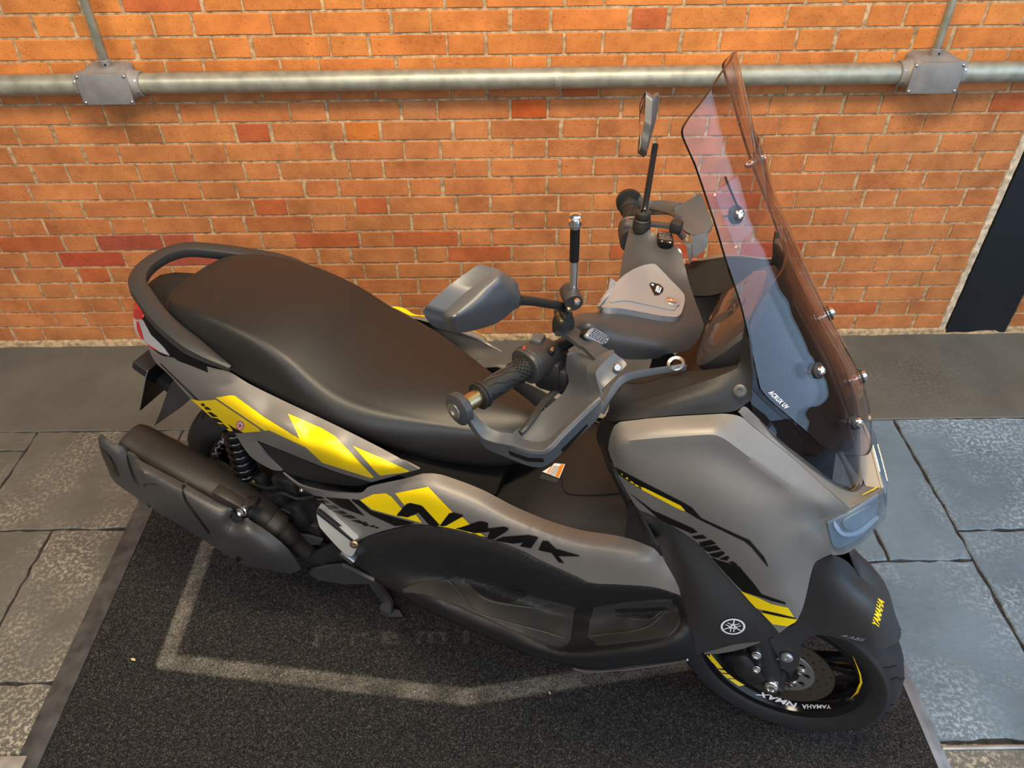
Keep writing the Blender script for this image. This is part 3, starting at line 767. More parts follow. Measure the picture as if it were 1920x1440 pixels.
# ------------------------------------------------------------------ centre covers with the model lettering
o_mid = panel('centre_cover', [
    (530, 887, .165, 'c'), (563, 910, .180), (604, 921, .192), (640, 924, .198), (676, 924, .199), (691, 913, .196), (722, 905, .194), (760, 897, .190), (791, 888, .182, 'c'), (815, 888, .174), (841, 894, .166), (904, 918, .160), (966, 950, .157),
    (1029, 976, .157), (1091, 994, .162), (1160, 1005, .170), (1232, 1024, .178, 'c'), (1250, 1057, .188), (1270, 1093, .200), (1276, 1116, .205, 'c'), (1227, 1101, .210), (1160, 1096, .213), (1110, 1093, .213), (1080, 1080, .211), (1013, 1050, .207),
    (980, 1033, .205), (913, 1008, .203), (830, 988, .202), (779, 983, .202), (747, 988, .202), (700, 1001, .200), (668, 1015, .197, 'c'), (650, 1003, .191), (620, 965, .180), (591, 931, .172), (560, 912, .168)],
    [[(604, 930, .198), (660, 933, .204), (720, 922, .204), (760, 912, .204), (800, 912, .203), (835, 926, .202), (870, 940, .200), (904, 954, .199), (966, 979, .198), (1029, 1001, .198), (1090, 1024, .200), (1160, 1040, .204), (1220, 1052, .203)],
     [(640, 965, .199), (700, 960, .204), (780, 955, .205), (860, 975, .205), (960, 1010, .204), (1050, 1045, .206), (1150, 1075, .211)]], MT['grey'], step=9, soft=.15)
for q in ((565, 919, .186),):
    mb = MB(); p = P(*q); mb.lathe(p, (-.3, -.7, .6), [(.005, -.004), (.005, .002), (.0035, .0035), (0, .0035)], 14); mb.build('screw', MT['steel'], o_mid)

# ------------------------------------------------------------------ black footboard body
o_foot = panel('footboard', [
    (591, 932, .170, 'c'), (620, 966, .178), (650, 1004, .189), (668, 1015, .195, 'c'), (700, 1002, .198), (747, 989, .200), (779, 984, .200), (830, 989, .200), (913, 1009, .201), (980, 1034, .203), (1013, 1051, .205), (1080, 1081, .209),
    (1110, 1094, .211), (1160, 1097, .211), (1227, 1102, .208), (1276, 1117, .203, 'c'), (1289, 1150, .204), (1299, 1190, .207), (1302, 1226, .200, 'c'), (1285, 1236, .190), (1180, 1250, .180), (1113, 1256, .180), (1063, 1246, .190), (1000, 1231, .205), (935, 1206, .215),
    (841, 1164, .222), (790, 1140, .218), (757, 1120, .210), (716, 1096, .195), (657, 1055, .182), (628, 1030, .172), (600, 975, .162)],
    [[(700, 1021, .201), (760, 1014, .208), (850, 1021, .208), (920, 1041, .207), (1000, 1076, .207), (1080, 1107, .208), (1150, 1114, .209), (1230, 1117, .207)],
     [(740, 1060, .193), (800, 1055, .186), (850, 1057, .182), (920, 1070, .176), (1000, 1097, .176), (1090, 1127, .184), (1180, 1121, .186), (1250, 1123, .188)],
     [(760, 1100, .212), (800, 1092, .196), (840, 1086, .172), (870, 1082, .160), (930, 1093, .156), (1000, 1118, .156), (1080, 1141, .163), (1105, 1145, .172), (1180, 1129, .172), (1250, 1129, .170), (1279, 1141, .178)],
     [(757, 1112, .226), (800, 1133, .241), (841, 1153, .250), (888, 1175, .254), (935, 1196, .257), (970, 1213, .258), (1000, 1225, .258), (1035, 1235, .258), (1063, 1238, .258), (1113, 1238, .256), (1180, 1230, .252), (1230, 1219, .245), (1262, 1208, .236), (1288, 1190, .222)],
     [(841, 1143, .238), (900, 1167, .243), (960, 1196, .246), (1035, 1218, .246), (1075, 1218, .242), (1120, 1213, .238), (1200, 1204, .232), (1252, 1193, .224)],
     (900, 1120, .198), (980, 1150, .200), (1050, 1175, .202), (1094, 1180, .207), (1180, 1165, .200), (1240, 1160, .198)], MT['dark'], step=6, smooth=180, soft=.08)
keep(o_foot, 'footfull')
def foot_mat(name, outline, ribs, mt, ridges, ribdir):
    polys = [[(q[0], q[1]) for q in catmull(outline, 8, True)]]
    bt = bvh(['footboard'])
    def hit(x, y, off):
        q = P(x, y, 0); d = (q-CAML).normalized(); h, n, i, ds = bt.ray_cast(CAML, d)
        if h is None: h, n, i, ds = bt.find_nearest(P(x, y, .21))
        if n.dot(d) > 0: n = -n
        return h+n*off
    v2, f = fill(polys[0], 8); V = [hit(p.x, p.y, .005) for p in v2]
    v, ff = shell(V, f, .005); o = add_obj(name, v, ff, mt, BIKE, 30); add_obj(name, flip_side(v), [tuple(reversed(t)) for t in ff], mt, BIKE, 30)
    # raised ribs and ridges moulded in the rubber
    mb = MB()
    for a, b in ribs:
        n = 8; mb.tube([hit(a[0]+(b[0]-a[0])*k/n, a[1]+(b[1]-a[1])*k/n, .006) for k in range(n+1)], .0018, 6)
    mb.build('grip_ribs', MT['rubber'], o)
    for pl in ridges:
        mb = MB(); mb.tube([hit(q[0], q[1], .0055) for q in catmull(pl, 10, False)], .0024, 6); mb.build('ridge', mt, o)
    return o
ribsA = []
top = [(872, 1090), (1020, 1119)]; bot_ = [(872, 1090), (905, 1122), (932, 1131), (958, 1135), (1020, 1119)]
for k in range(1, 26):
    x = 872+148*k/26*.78; yt = 1090+(x-872)*.155
    yb = np.interp(x+3, [872, 905, 932, 958, 990], [1092, 1122, 1131, 1135, 1112]); ribsA.append(((x, yt), (x+4, max(yb, yt+2))))
foot_mat('foot_mat', [(760, 1108, 0, 'c'), (765, 1102, 0), (843, 1083, 0), (866, 1082, 0), (885, 1086, 0), (1000, 1118, 0), (1074, 1138, 0), (1079, 1144, 0), (1072, 1200, 0, 'c'), (1062, 1209, 0), (1036, 1211, 0), (940, 1173, 0), (860, 1137, 0), (800, 1117, 0), (766, 1110, 0)],
         ribsA, MT['matrub'], [[(838, 1087, 0), (870, 1125, 0), (896, 1151, 0), (960, 1172, 0), (1064, 1200, 0)], [(872, 1091, 0), (905, 1124, 0), (945, 1136, 0), (1005, 1142, 0), (1040, 1128, 0)]], None)
ribsB = []
for k in range(0, 25):
    x = 1154+k*4; yt = 1136-(x-1154)*.03
    yb = np.interp(x, [1154, 1172, 1224, 1250], [1138, 1156, 1161, 1133]); ribsB.append(((x, yt), (x+1, max(yb, yt+2))))
foot_mat('foot_mat', [(1103, 1197, 0, 'c'), (1112, 1144, 0), (1120, 1138, 0), (1180, 1128, 0), (1250, 1123, 0), (1264, 1128, 0), (1275, 1155, 0), (1274, 1172, 0), (1258, 1191, 0), (1240, 1197, 0), (1130, 1210, 0), (1116, 1206, 0)],
         ribsB, MT['matrub'], [[(1110, 1196, 0), (1180, 1187, 0), (1222, 1176, 0), (1260, 1140, 0)], [(1150, 1137, 0), (1166, 1158, 0), (1224, 1163, 0), (1255, 1134, 0)]], None)
# belly pan with its pale lower edge
mb = MB(); rings = []
for x, w_, zt, zl in ((.30, .10, .34, .25), (.45, .15, .32, .20), (.62, .185, .28, .165), (.78, .19, .26, .14), (.92, .18, .26, .135), (1.04, .165, .32, .19), (1.13, .14, .42, .28)):
    rings.append([L(x, a*w_, z) for a, z in ((1, zt), (.97, (zt+zl)/2), (.8, zl), (.3, zl-.012), (-.3, zl-.012), (-.8, zl), (-.97, (zt+zl)/2), (-1, zt), (0, zt+.03))])
mb.loft(rings); o_belly = mb.build('belly_pan', MT['dark'], BIKE, smooth=40)
pl = [P(x, y, s) for x, y, s in catmull([(1076, 1254, .168), (1107, 1259, .172), (1180, 1254, .172), (1250, 1244, .172), (1289, 1237, .178)], 12)]
mb.tube(pl, .0026, 8); mb.build('edge_strip', MT['alum'], o_belly)

# ------------------------------------------------------------------ tunnel between the rider's feet
def tunnel():
    rings = []
    for x, zc, zs, w_ in ((.58, .53, .555, .150), (.66, .552, .580, .152), (.715, .580, .596, .152), (.75, .600, .604, .152), (.79, .627, .614, .150), (.85, .652, .622, .150), (.92, .672, .630, .152), (1.0, .695, .650, .162), (1.08, .72, .672, .185)):
        half = []
        for k in range(15):
            u = k/14; half.append((u*w_, zc+(zs-zc)*(u**2.4)))
        half += [(w_*1.02, zs-.02), (w_*1.0, zs-.09), (w_*.8, zs-.18)]
        rings.append([L(x, y, z) for y, z in half]+[L(x, -y, z) for y, z in reversed(half[1:])])
    R2 = []                                        # smooth along the length
    arr = [[tuple(p) for p in r_] for r_ in rings]
    cols = [catmull([a[j] for a in arr], 6) for j in range(len(arr[0]))]
    for i in range(len(cols[0])): R2.append([Vector(c[i]) for c in cols])
    mb = MB(); mb.loft(R2); o = mb.build('tunnel_cover', MT['dark'], BIKE, smooth=45); keep(o, 'tunnel'); return o
o_tun = tunnel()
# fuel lid on the tunnel: outline raised on the surface
lid = [(q[0], q[1]) for q in catmull([(1055, 902, 0), (1057, 886, 0), (1069, 872, 0), (1086, 867, 0), (1139, 868, 0), (1170, 872, 0), (1185, 900, 0), (1172, 921, 0), (1148, 927, 0), (1101, 929, 0), (1064, 925, 0)], 6, True)]
def raise_on(name, poly, keys, mat, parent, h, step=7, thick=None, smooth=30):
    bt = bvh(keys); v2, f = fill(finer(poly, step), step); V = []
    for p in v2:
        d = (P(p[0], p[1], 0)-CAML).normalized(); hit, n, i, ds = bt.ray_cast(CAML, d)
        if hit is None: hit, n, i, ds = bt.find_nearest(P(p[0], p[1], 0))
        if n.dot(d) > 0: n = -n
        V.append(hit+n*h)
    v, ff = shell(V, f, thick or h+.002); return add_obj(name, v, ff, mat, parent, smooth)
raise_on('fuel_lid', lid, ['tunnel'], MT['dark'], o_tun, .0035)
stick('lid_seam', [[(q[0]+(q[0]-1115)*.035, q[1]+(q[1]-898)*.05) for q in lid]], ['tunnel'], MT['dblack'], o_tun, .0006)
lab = stick('warning_label', [[(1017, 885), (1035, 874), (1040, 869), (1060, 871), (1049, 897)]], ['tunnel'], MT['white'], o_tun, .0009)
stick('orange_bar', [[(1052, 871), (1058, 872), (1048, 896), (1042, 894)], [(1034, 875), (1037, 873), (1029, 888), (1026, 887)]], ['tunnel'], MT['orange'], lab, .0013)
stick('fine_print', [[(1039+k*3.2, 874+k*.2), (1040.6+k*3.2, 874+k*.2), (1031.6+k*3.2, 890+k*.8), (1030+k*3.2, 890+k*.8)] for k in range(4)], ['tunnel'], MT['silver'], lab, .0013)
stick('caution_label', [[(1016, 888), (1049, 899), (1044, 906), (1012, 897)]], ['tunnel'], MT['slate'], o_tun, .0009)
# ------------------------------------------------------------------ front fairing
RIDGE = [(1150, 842, .260), (1162, 832, .267), (1175, 827, .270), (1213, 823, .269), (1280, 818, .260), (1333, 815, .250), (1350, 819, .246), (1366, 828, .241), (1413, 863, .224), (1480, 911, .197), (1550, 953, .160)]
RB = [(x+(-4 if x > 1360 else 0), y+9, q-.0004) for x, y, q in RIDGE[2:-1]]
RA = [(x+(6 if x > 1360 else 0), y-(4 if x > 1360 else 9), q-(.0075 if x > 1360 else .0055)) for x, y, q in RIDGE[2:-1]]
o_fair = panel('front_fairing', [
    (1140, 842, .250, 'c'), (1143, 822, .248), (1150, 802, .245), (1158, 794, .243), (1171, 790, .241), (1247, 782, .230), (1330, 777, .210), (1363, 776, .200), (1390, 782, .190), (1413, 801, .185), (1480, 854, .166), (1547, 914, .141), (1592, 954, .118, 'c'),
    (1566, 963, .128), (1538, 975, .138, 'c'), (1541, 990, .139), (1549, 1018, .138), (1560, 1039, .130, 'c'), (1540, 1047, .134), (1528, 1056, .138), (1521, 1075, .143), (1513, 1110, .150), (1505, 1140, .159), (1495, 1163, .166, 'c'), (1461, 1187, .178, 'c'), (1440, 1163, .187),
    (1410, 1131, .197), (1380, 1100, .206), (1333, 1047, .222), (1315, 1025, .227), (1293, 1007, .232), (1247, 978, .241), (1215, 962, .245), (1193, 950, .248), (1166, 905, .249), (1153, 877, .250)],
    [RIDGE, RB, RA, [(1170, 870, .266), (1230, 880, .267), (1320, 890, .257), (1400, 930, .236), (1450, 960, .214), (1520, 990, .172)],
     [(1200, 930, .258), (1280, 960, .254), (1350, 1010, .240), (1420, 1070, .218), (1480, 1120, .185)], [(1400, 1010, .236), (1460, 1050, .208), (1510, 1060, .160)]],
    MT['grey'], step=10, smooth=45, soft=.012)
o_low = panel('lower_fairing', [
    (1153, 878, .240, 'c'), (1166, 906, .244), (1193, 951, .244), (1215, 963, .241), (1247, 979, .237), (1293, 1008, .228), (1315, 1026, .223), (1333, 1048, .218), (1380, 1101, .202), (1410, 1132, .193), (1440, 1164, .183), (1461, 1188, .175, 'c'), (1445, 1195, .177), (1428, 1202, .180),
    (1385, 1206, .185), (1350, 1213, .188), (1320, 1223, .190), (1306, 1230, .190, 'c'), (1302, 1210, .204), (1297, 1185, .208), (1284, 1138, .205), (1269, 1093, .201), (1249, 1057, .189), (1232, 1024, .179), (1200, 965, .200), (1168, 905, .225)],
    [[(1185, 930, .243), (1215, 965, .239), (1260, 995, .233), (1300, 1025, .226), (1340, 1075, .217)], [(1250, 1030, .212), (1290, 1100, .220), (1320, 1170, .218)], [(1340, 1120, .222), (1380, 1170, .205)]],
    MT['darkg'], step=9, smooth=45)
# dark core the outer panels are hung on
mb = MB(); rings = []
for x, w_, zt, zl in ((.99, .17, .90, .50), (1.06, .185, .97, .44), (1.14, .165, 1.0, .50), (1.22, .125, .93, .60), (1.30, .08, .83, .70)):
    rings.append([L(x, a*w_, zl+(zt-zl)*b) for a, b in ((1, .7), (1, .2), (.8, 0), (-.8, 0), (-1, .2), (-1, .7), (-.6, 1), (.6, 1))])
mb.loft(rings); mb.build('inner_fairing', MT['dark'], BIKE, smooth=30)
# leg shield facing the rider
panel('leg_shield', [(1154, 882, .238, 'c'), (1140, 860, .242), (1138, 842, .244), (1142, 820, .243), (1150, 801, .240), (1163, 790, .237, 'c'), (1150, 778, .222), (1136, 780, .215), (1124, 792, .208), (1119, 810, .204), (1119, 824, .203), (1126, 842, .206), (1140, 864, .214)], [(1130, 815, .224)], MT['dark'], step=8)
panel('leg_shield', [(1126, 842, .206, 'c'), (1154, 882, .236, 'c'), (1200, 966, .198), (1232, 1024, .178, 'c'), (1200, 1005, .12), (1165, 930, .10), (1140, 880, .12)], [], MT['dark'], step=12, curve=False)

# nose strip between the screen and the headlight
o_nose = panel('nose_panel', [
    (1387, 774, .192, 'c'), (1393, 764, .186), (1400, 764, .182), (1412, 775, .178), (1480, 839, .151), (1550, 893, .106), (1575, 908, .078), (1600, 914, .042), (1622, 911, .0, 'c'), (1655, 916, 0, 'c'), (1640, 929, .040), (1620, 941, .080), (1594, 953, .112, 'c'), (1547, 913, .139), (1480, 853, .163), (1413, 800, .181), (1395, 784, .188)],
    [], MT['grey'], step=7)
stick('accent_line', [[(1616, 931), (1617, 929), (1638, 918), (1651, 906), (1654, 899), (1656, 900), (1654, 908), (1640, 920)]], ['nose_panel'], MT['yellow'], o_nose, .002, step=4)
# headlight: bezel, reflector, clear lens
o_head = panel('headlight', [(1533, 979, .142, 'c'), (1538, 974, .138), (1595, 951, .112), (1625, 936, .070), (1657, 915, .0, 'c'), (1654, 968, 0, 'c'), (1638, 990, .036), (1597, 1032, .094), (1566, 1041, .124), (1557, 1036, .130, 'c'), (1546, 1012, .140)],
               [(1600, 985, .105)], MT['grey'], step=7, key='bezel')
def shifted(v, d): return [p+Vector((d, 0, 0)) for p in v]
def lamp(name, poly, off, mat, thick=.002, mirror=True, step=7):
    bt = bvh(['bezel']); v2, f = fill([(q[0], q[1]) for q in catmull(poly, 7, True)], step); V = []
    for p in v2:
        d = (P(p[0], p[1], 0)-CAML).normalized(); hit, n, i, ds = bt.ray_cast(CAML, d)
        if hit is None: hit, n, i, ds = bt.find_nearest(P(p[0], p[1], 0.02))
        if n.dot(d) > 0: n = -n
        V.append(hit+n*off)
    v, ff = shell(V, f, thick); o = add_obj(name, v, ff, mat, o_head, 40)
    if mirror: add_obj(name, flip_side(v), [tuple(reversed(t)) for t in ff], mat, o_head, 40)
    return o
lamp('reflector', [(1550, 977, 0, 'c'), (1594, 958, 0), (1645, 925, 0, 'c'), (1643, 968, 0, 'c'), (1612, 1005, 0), (1575, 1025, 0), (1560, 1021, 0, 'c')], .002, simple('lamp_bowl', (.34, .40, .45), .3, .4))
lamp('daytime_strip', [(1563, 976, 0), (1570, 983, 0), (1576, 993, 0), (1588, 997, 0), (1610, 991, 0), (1640, 968, 0), (1641, 973, 0), (1612, 997, 0), (1588, 1003, 0), (1572, 998, 0), (1562, 984, 0)], .004, simple('light_guide', (.62, .70, .78), .3))
lamp('projector', [(1580, 973, 0), (1632, 946, 0), (1630, 965, 0), (1606, 985, 0), (1588, 991, 0)], .0045, simple('projector_glass', (.40, .46, .49), .08, .3))
lamp('lens', [(1545, 977, 0, 'c'), (1594, 955, 0), (1652, 920, 0, 'c'), (1650, 966, 0, 'c'), (1613, 1007, 0), (1574, 1029, 0), (1558, 1026, 0, 'c')], .010, MT['lens'])

# ------------------------------------------------------------------ shoulder cowl, ramp and dash
o_cowl = panel('shoulder_cowl', [
    (1134, 786, .226, 'c'), (1150, 790, .236), (1170, 788, .239), (1247, 780, .229), (1330, 775, .209), (1363, 773, .2), (1382, 769, .192, 'c'), (1398, 757, .182), (1409, 745, .176), (1410, 700, .168), (1405, 640, .152), (1398, 600, .135, 'c'), (1392, 633, .142), (1388, 672, .151), (1384, 684, .156), (1377, 693, .161),
    (1330, 712, .178), (1262, 734, .198), (1200, 753, .212), (1160, 763, .217), (1140, 772, .219)],
    [[(1150, 785, .231), (1200, 770, .226), (1262, 752, .215), (1330, 735, .196), (1380, 720, .175)]], MT['dark'], step=9, smooth=50)
mb = MB(); q = P(1387, 733, .180); mb.lathe(q, to_local(-sight(1387, 733)), [(.0095, -.006), (.0095, .0015), (.007, .003), (.0035, .003), (.003, .001), (0, .001)], 18); mb.build('bolt', MT['shield'], o_cowl)
panel('cowl_ramp', [(1140, 772, .219, 'c'), (1160, 764, .217), (1200, 754, .212), (1262, 735, .198), (1330, 713, .178), (1377, 694, .161), (1385, 683, .155, 'c'), (1350, 690, .13), (1278, 698, .115), (1200, 707, .13), (1170, 712, .16), (1148, 740, .19)],
      [(1260, 715, .150)], MT['dark'], step=9, smooth=50)
mb = MB(); mb.loft([[P(x, y, s)+Vector((0, 0, h)) for h, ds in ((0, 0), (-.012, 0))]+[P(x, y, s-.006)+Vector((.006, 0, h)) for h in (-.012, 0)] for x, y, s in catmull([(1127, 764, .215), (1138, 742, .205), (1152, 718, .19), (1172, 701, .17), (1212, 692, .15), (1281, 682, .12)], 10)])
o_tr = mb.build('pocket_trim', MT['silver'], BIKE, smooth=40)
mb = MB(); mb.lathe(P(1267, 681, .118), (-.2, -.3, 1), [(.009, 0), (.013, .001), (.014, 0), (.009, -.002)], 20); mb.build('grommet', MT['steel'], o_tr)
# dash body behind the handlebar
mb = MB(); rings = []
for x, w_, zt, zl in ((1.0, .11, .93, .80), (1.035, .125, .985, .82), (1.075, .13, 1.03, .84), (1.12, .13, 1.075, .86), (1.18, .10, 1.06, .90)):
    rings.append([L(x, a*w_, zl+(zt-zl)*b) for a, b in ((.55, 1), (.9, .9), (1, .6), (1, 0), (-1, 0), (-1, .6), (-.9, .9), (-.55, 1))])
mb.loft(rings); mb.build('dash_panel', MT['dark'], BIKE, smooth=45)
# instrument binnacle
def binnacle():
    def rr(c, ax, ay, w_, h_, n, k=.45):
        out = []
        for i in range(n):
            q = 2*math.pi*i/n; a, b = math.cos(q), math.sin(q)
            a = math.copysign(abs(a)**k, a); b = math.copysign(abs(b)**k, b)
            out.append(c+ax*(a*w_*(1-.12*max(0, b)))+ay*(b*h_))
        return out
    ax = Vector((0, -1, 0)); ay = Vector((.62, 0, .78)).normalized(); nrm = ax.cross(ay); nrm = nrm if nrm.x < 0 else -nrm
    c = L(1.088, 0, 1.085)
    mb = MB(); mb.loft([rr(c-nrm*.10-ay*.02, ax, ay, .085, .045, 36), rr(c-nrm*.04, ax, ay, .112, .066, 36), rr(c, ax, ay, .112, .068, 36), rr(c+nrm*.006, ax, ay, .106, .062, 36)])
    o = mb.build('instrument_binnacle', MT['darkg'], BIKE, smooth=40)
    mb = MB(); mb.loft([rr(c+nrm*.005, ax, ay, .098, .056, 36), rr(c+nrm*.016, ax, ay, .086, .046, 36), rr(c+nrm*.021, ax, ay, .05, .028, 36)])
    mb.build('display_lens', simple('display_glass', (.05, .035, .03), .06, 0, .6, coat=.5), o, smooth=60)
binnacle()

# ------------------------------------------------------------------ windscreens (real curved sheets)
ZS = [.70, .80, .87, .92, .974, 1.068, 1.298, 1.419, 1.50]; XS = [1.40, 1.375, 1.352, 1.337, 1.314, 1.241, 1.089, 1.035, 1.003]
zt_ = np.linspace(.70, 1.50, 161); _x = np.interp(zt_, ZS, XS)
for _ in range(60): _x[1:-1] = .25*_x[:-2]+.5*_x[1:-1]+.25*_x[2:]
def scr(s, z, off=0.): return L(float(np.interp(z, zt_, _x))-3*s*s-off, s, z)
def screen(name, half, off, mat, thick, step, parent):
    ol = [(q[0], q[1]) for q in catmull(half, 5)]
    ring = ol+[(-s, z) for s, z in reversed(ol) if abs(s) > 1e-4]
    v2, f = fill([(s*1000, z*1000) for s, z in ring], step)
    V = [scr(p[0]/1000, p[1]/1000, off) for p in v2]
    front = CAML+Vector((6, 0, 0))
    v, ff = shell(V, f, thick, front); n = len(f)
    fm = [0]*(2*n)+[1]*(len(ff)-2*n)
    return add_obj(name, v, ff, None, parent, 60, mats=[mat, MT['gloss']], fmat=fm)
o_scr = screen('windscreen', [(0, 1.470), (.05, 1.462), (.10, 1.438), (.122, 1.424), (.131, 1.412, ), (.129, 1.39), (.126, 1.365), (.125, 1.30), (.133, 1.243), (.140, 1.193), (.151, 1.144), (.161, 1.100), (.166, 1.079, 'c'), (.162, 1.058), (.147, 1.015), (.133, .976), (.105, .942), (.076, .922), (.04, .90), (0, .893)], 0, MT['clear'], .004, 14, BIKE)
o_smk = screen('visor', [(0, 1.19), (.07, 1.185), (.115, 1.165), (.135, 1.14), (.143, 1.12), (.157, 1.093), (.175, 1.043), (.172, 1.02), (.160, .98), (.119, .903), (.09, .865), (.05, .82), (0, .79)], .020, MT['smoke'], .004, 14, BIKE)
def washer_bolt(s, z, parent, name='bolt'):
    p = scr(s, z); n = (scr(s, z+.01)-scr(s, z-.01)).cross(scr(s+.01, z)-scr(s-.01, z)).normalized(); n = n if n.x > 0 else -n
    mb = MB(); mb.lathe(p, n, [(.0125, -.004), (.0125, .002), (.010, .0032), (.0075, .0032)], 20); a = mb.build('washer', MT['rubber'], parent)
    mb = MB(); mb.lathe(p, n, [(.0072, .002), (.0075, .006), (.006, .0088), (.003, .0095), (.0028, .0075), (0, .0075)], 18); mb.lathe(p, n, [(.003, -.022), (.0055, -.018), (.0055, -.004)], 10); b = mb.build(name, MT['chrome'], parent)
    return b
for s, z in ((.079, 1.068), (-.079, 1.068), (.059, .974), (-.059, .974), (.093, 1.298), (-.093, 1.298)): washer_bolt(s, z, o_scr)
# the slide-up extension joint: overlapping lower edge, slots and the clear cross strip
for sg in (1, -1):
    mb = MB(); pts = [scr(sg*(.088+.006*k/10), 1.300+.048*k/10, -.0022) for k in range(11)]; mb.tube(pts, .0028, 8, squash=.5); mb.build('slot', MT['dblack'], o_scr)
mb = MB(); rows = []
for k in range(41):
    s = -.118+.236*k/40; z0 = 1.262+.020*(1-abs(s)/.118)**.5
    rows.append([scr(s, z0, -.0022), scr(s, z0+.070, -.0022), scr(s, z0+.070, -.0045), scr(s, z0, -.0045)])
mb.loft(rows); mb.build('extension_strip', MT['clear'], o_scr, smooth=40)
# maker's lettering near both lower corners
def scr_text(txt, s0, z0, s1, z1, h, parent):
    v, f = text_outlines(txt, .1, .02, 1.1); V = []
    a = np.array([s0, z0]); b = np.array([s1, z1]); d = (b-a); nrm = np.array([-d[1], d[0]])/np.linalg.norm(d)*h
    if nrm[1] < 0: nrm = -nrm
    for u, w_ in v:
        q = a+d*u+nrm*w_; V.append(scr(float(q[0]), float(q[1]), -.0012))
    add_obj('lettering', V, f, MT['white'], parent, 0)
scr_text('ACRUX UV', .1615, 1.071, .153, 1.042, .0065, o_scr)
scr_text('ACRUX UV', -.118, .968, -.142, 1.012, .008, o_scr)
# ------------------------------------------------------------------ handlebar
# grips: real tubes from the measured ends
GR0, GR1 = P(874, 758, .342), P(1008, 675, .208)
GL0, GL1 = P(1180, 381, -.345), P(1190, 440, -.215)
def grip(a, b, label):
    d = (b-a); ln = d.length; d.normalize()
    mb = MB(); mb.tube([a-d*.012, b+d*.08], .011, 16); o = mb.build('handlebar_end', MT['dark'], BIKE)
    mb = MB(); mb.lathe(a, d, [(.0105, -.002), (.0125, 0), (.0125, .022), (.0105, .024)], 24); mb.build('bar_weight', MT['brass'], o)
    mb = MB(); mb.lathe(a+d*.022, d, [(.012, 0), (.0205, .001), (.0205, .004), (.017, .005), (.0205, .007), (.0205, .010), (.0165, .012), (.0160, .05), (.0165, ln-.06), (.0175, ln-.045), (.0215, ln-.043), (.0225, ln-.038), (.0215, ln-.033), (.018, ln-.031)], 32)
    g = mb.build('grip', MT['rubber'], BIKE, smooth=40)
    # moulded pattern: zigzag ridges and a diamond patch
    up = Vector((0, 0, 1)); s1 = d.cross(up).normalized(); u1 = s1.cross(d)
    def q(h, ang, r=.0166): return a+d*(.022+h)+(s1*math.sin(ang)+u1*math.cos(ang))*r
    for k in range(4):
        a0 = -1.2+k*.85; mb = MB()
        mb.tube([q(.016, a0-.1), q(.03, a0), q(.042, a0+.40), q(.055, a0+.45), q(.068, a0+.9), q(.078, a0+1.0)], .0012, 6); mb.build('grip_ridge', MT['dark'], g)
    mb = MB()
    for i in range(7):
        for j in range(16):
            c = q(ln-.072+i*.0042, j*2*math.pi/16+(i % 2)*.2, .0172); mb.box(c, (.0024, .0024, .0024))
    mb.build('grip_knurling', MT['rubber'], g)
    return g
grip(GR0, GR1, ''); grip(GL0, GL1, '')
def housing(a, b, name, sg):
    """switch housing just inboard of the grip"""
    d = (b-a).normalized(); up = Vector((0, 0, 1)); s1 = d.cross(up).normalized(); s1 = s1 if s1.x < 0 else -s1; u1 = s1.cross(d); u1 = u1 if u1.z > 0 else -u1
    mb = MB(); rings = []
    for h, r in ((.000, .019), (.001, .026), (.006, .0275), (.008, .0255), (.010, .0255), (.012, .0275), (.050, .0265), (.056, .024)):
        ring = []
        for k in range(32):
            q = 2*math.pi*k/32; c, s = math.cos(q), math.sin(q)
            c = math.copysign(abs(c)**.75, c); s = math.copysign(abs(s)**.75, s)
            ring.append(b+d*(h-.028)+s1*(c*r*1.02+.002)+u1*(s*r*.98))
        rings.append(ring)
    mb.loft(rings); o = mb.build(name, MT['darkg'], BIKE, smooth=35)
    base = b+d*.012
    mb = MB(); mb.box(base+u1*.027+s1*.012, (.018, .022, .010), bevel=.003); mb.build('start_button', MT['guard'], o)
    mb = MB(); mb.box(base-s1*.016+u1*.020, (.010, .018, .008), bevel=.002); mb.build('switch_recess', MT['dblack'], o)
    mb = MB(); mb.box(base-s1*.0185+u1*.0225, (.006, .008, .006), bevel=.001); mb.build('switch', MT['steel'], o)
    mb = MB(); mb.lathe(b+d*-.014+u1*.018+s1*.012, u1, [(0, .008), (.004, .0075), (.006, .004), (.006, 0)], 12); mb.build('button', MT['red'], o)
    return o, d, s1, u1
hr = housing(GR0, GR1, 'switch_housing', 1); hl = housing(GL0, GL1, 'switch_housing', -1)
# brake levers, their brackets and cables
def lever(pts, mount, name):
    mb = MB(); path = [Vector(p) for p in catmull([tuple(p) for p in pts], 8)]
    path = [Vector(p) for p in path]; n = len(path)
    mb.tube(path, [.0066*(1-.35*k/(n-1)) for k in range(n-1)]+[.0060], 12, squash=.55); o = mb.build(name, MT['darkg'], BIKE, smooth=50)
    mb = MB(); q_ = 1. if mount.y < 0 else .6; mb.box(mount, (.035*q_, .034*q_, .036*q_), bevel=.006*q_); mb.build('lever_bracket', MT['engine'], o); return o
lever([P(1052, 728, .185), P(1040, 735, .21), P(1022, 752, .245), P(1005, 775, .285), P(988, 798, .315), P(975, 812, .33)], P(1050, 700, .19), 'brake_lever')
lever([P(1272, 408, -.19), P(1262, 402, -.23), P(1240, 396, -.29), P(1222, 392, -.33)], P(1268, 425, -.17), 'brake_lever')
mb = MB(); mb.tube([P(x, y, s) for x, y, s in catmull([(1030, 692, .19), (1040, 712, .185), (1047, 728, .17), (1062, 735, .15), (1090, 730, .11)], 8)], .006, 10); mb.build('cable', MT['rubber'], BIKE)
mb = MB(); mb.box(P(1035, 690, .185), (.045, .055, .06), bevel=.012); mb.build('throttle_housing', MT['engine'], BIKE)

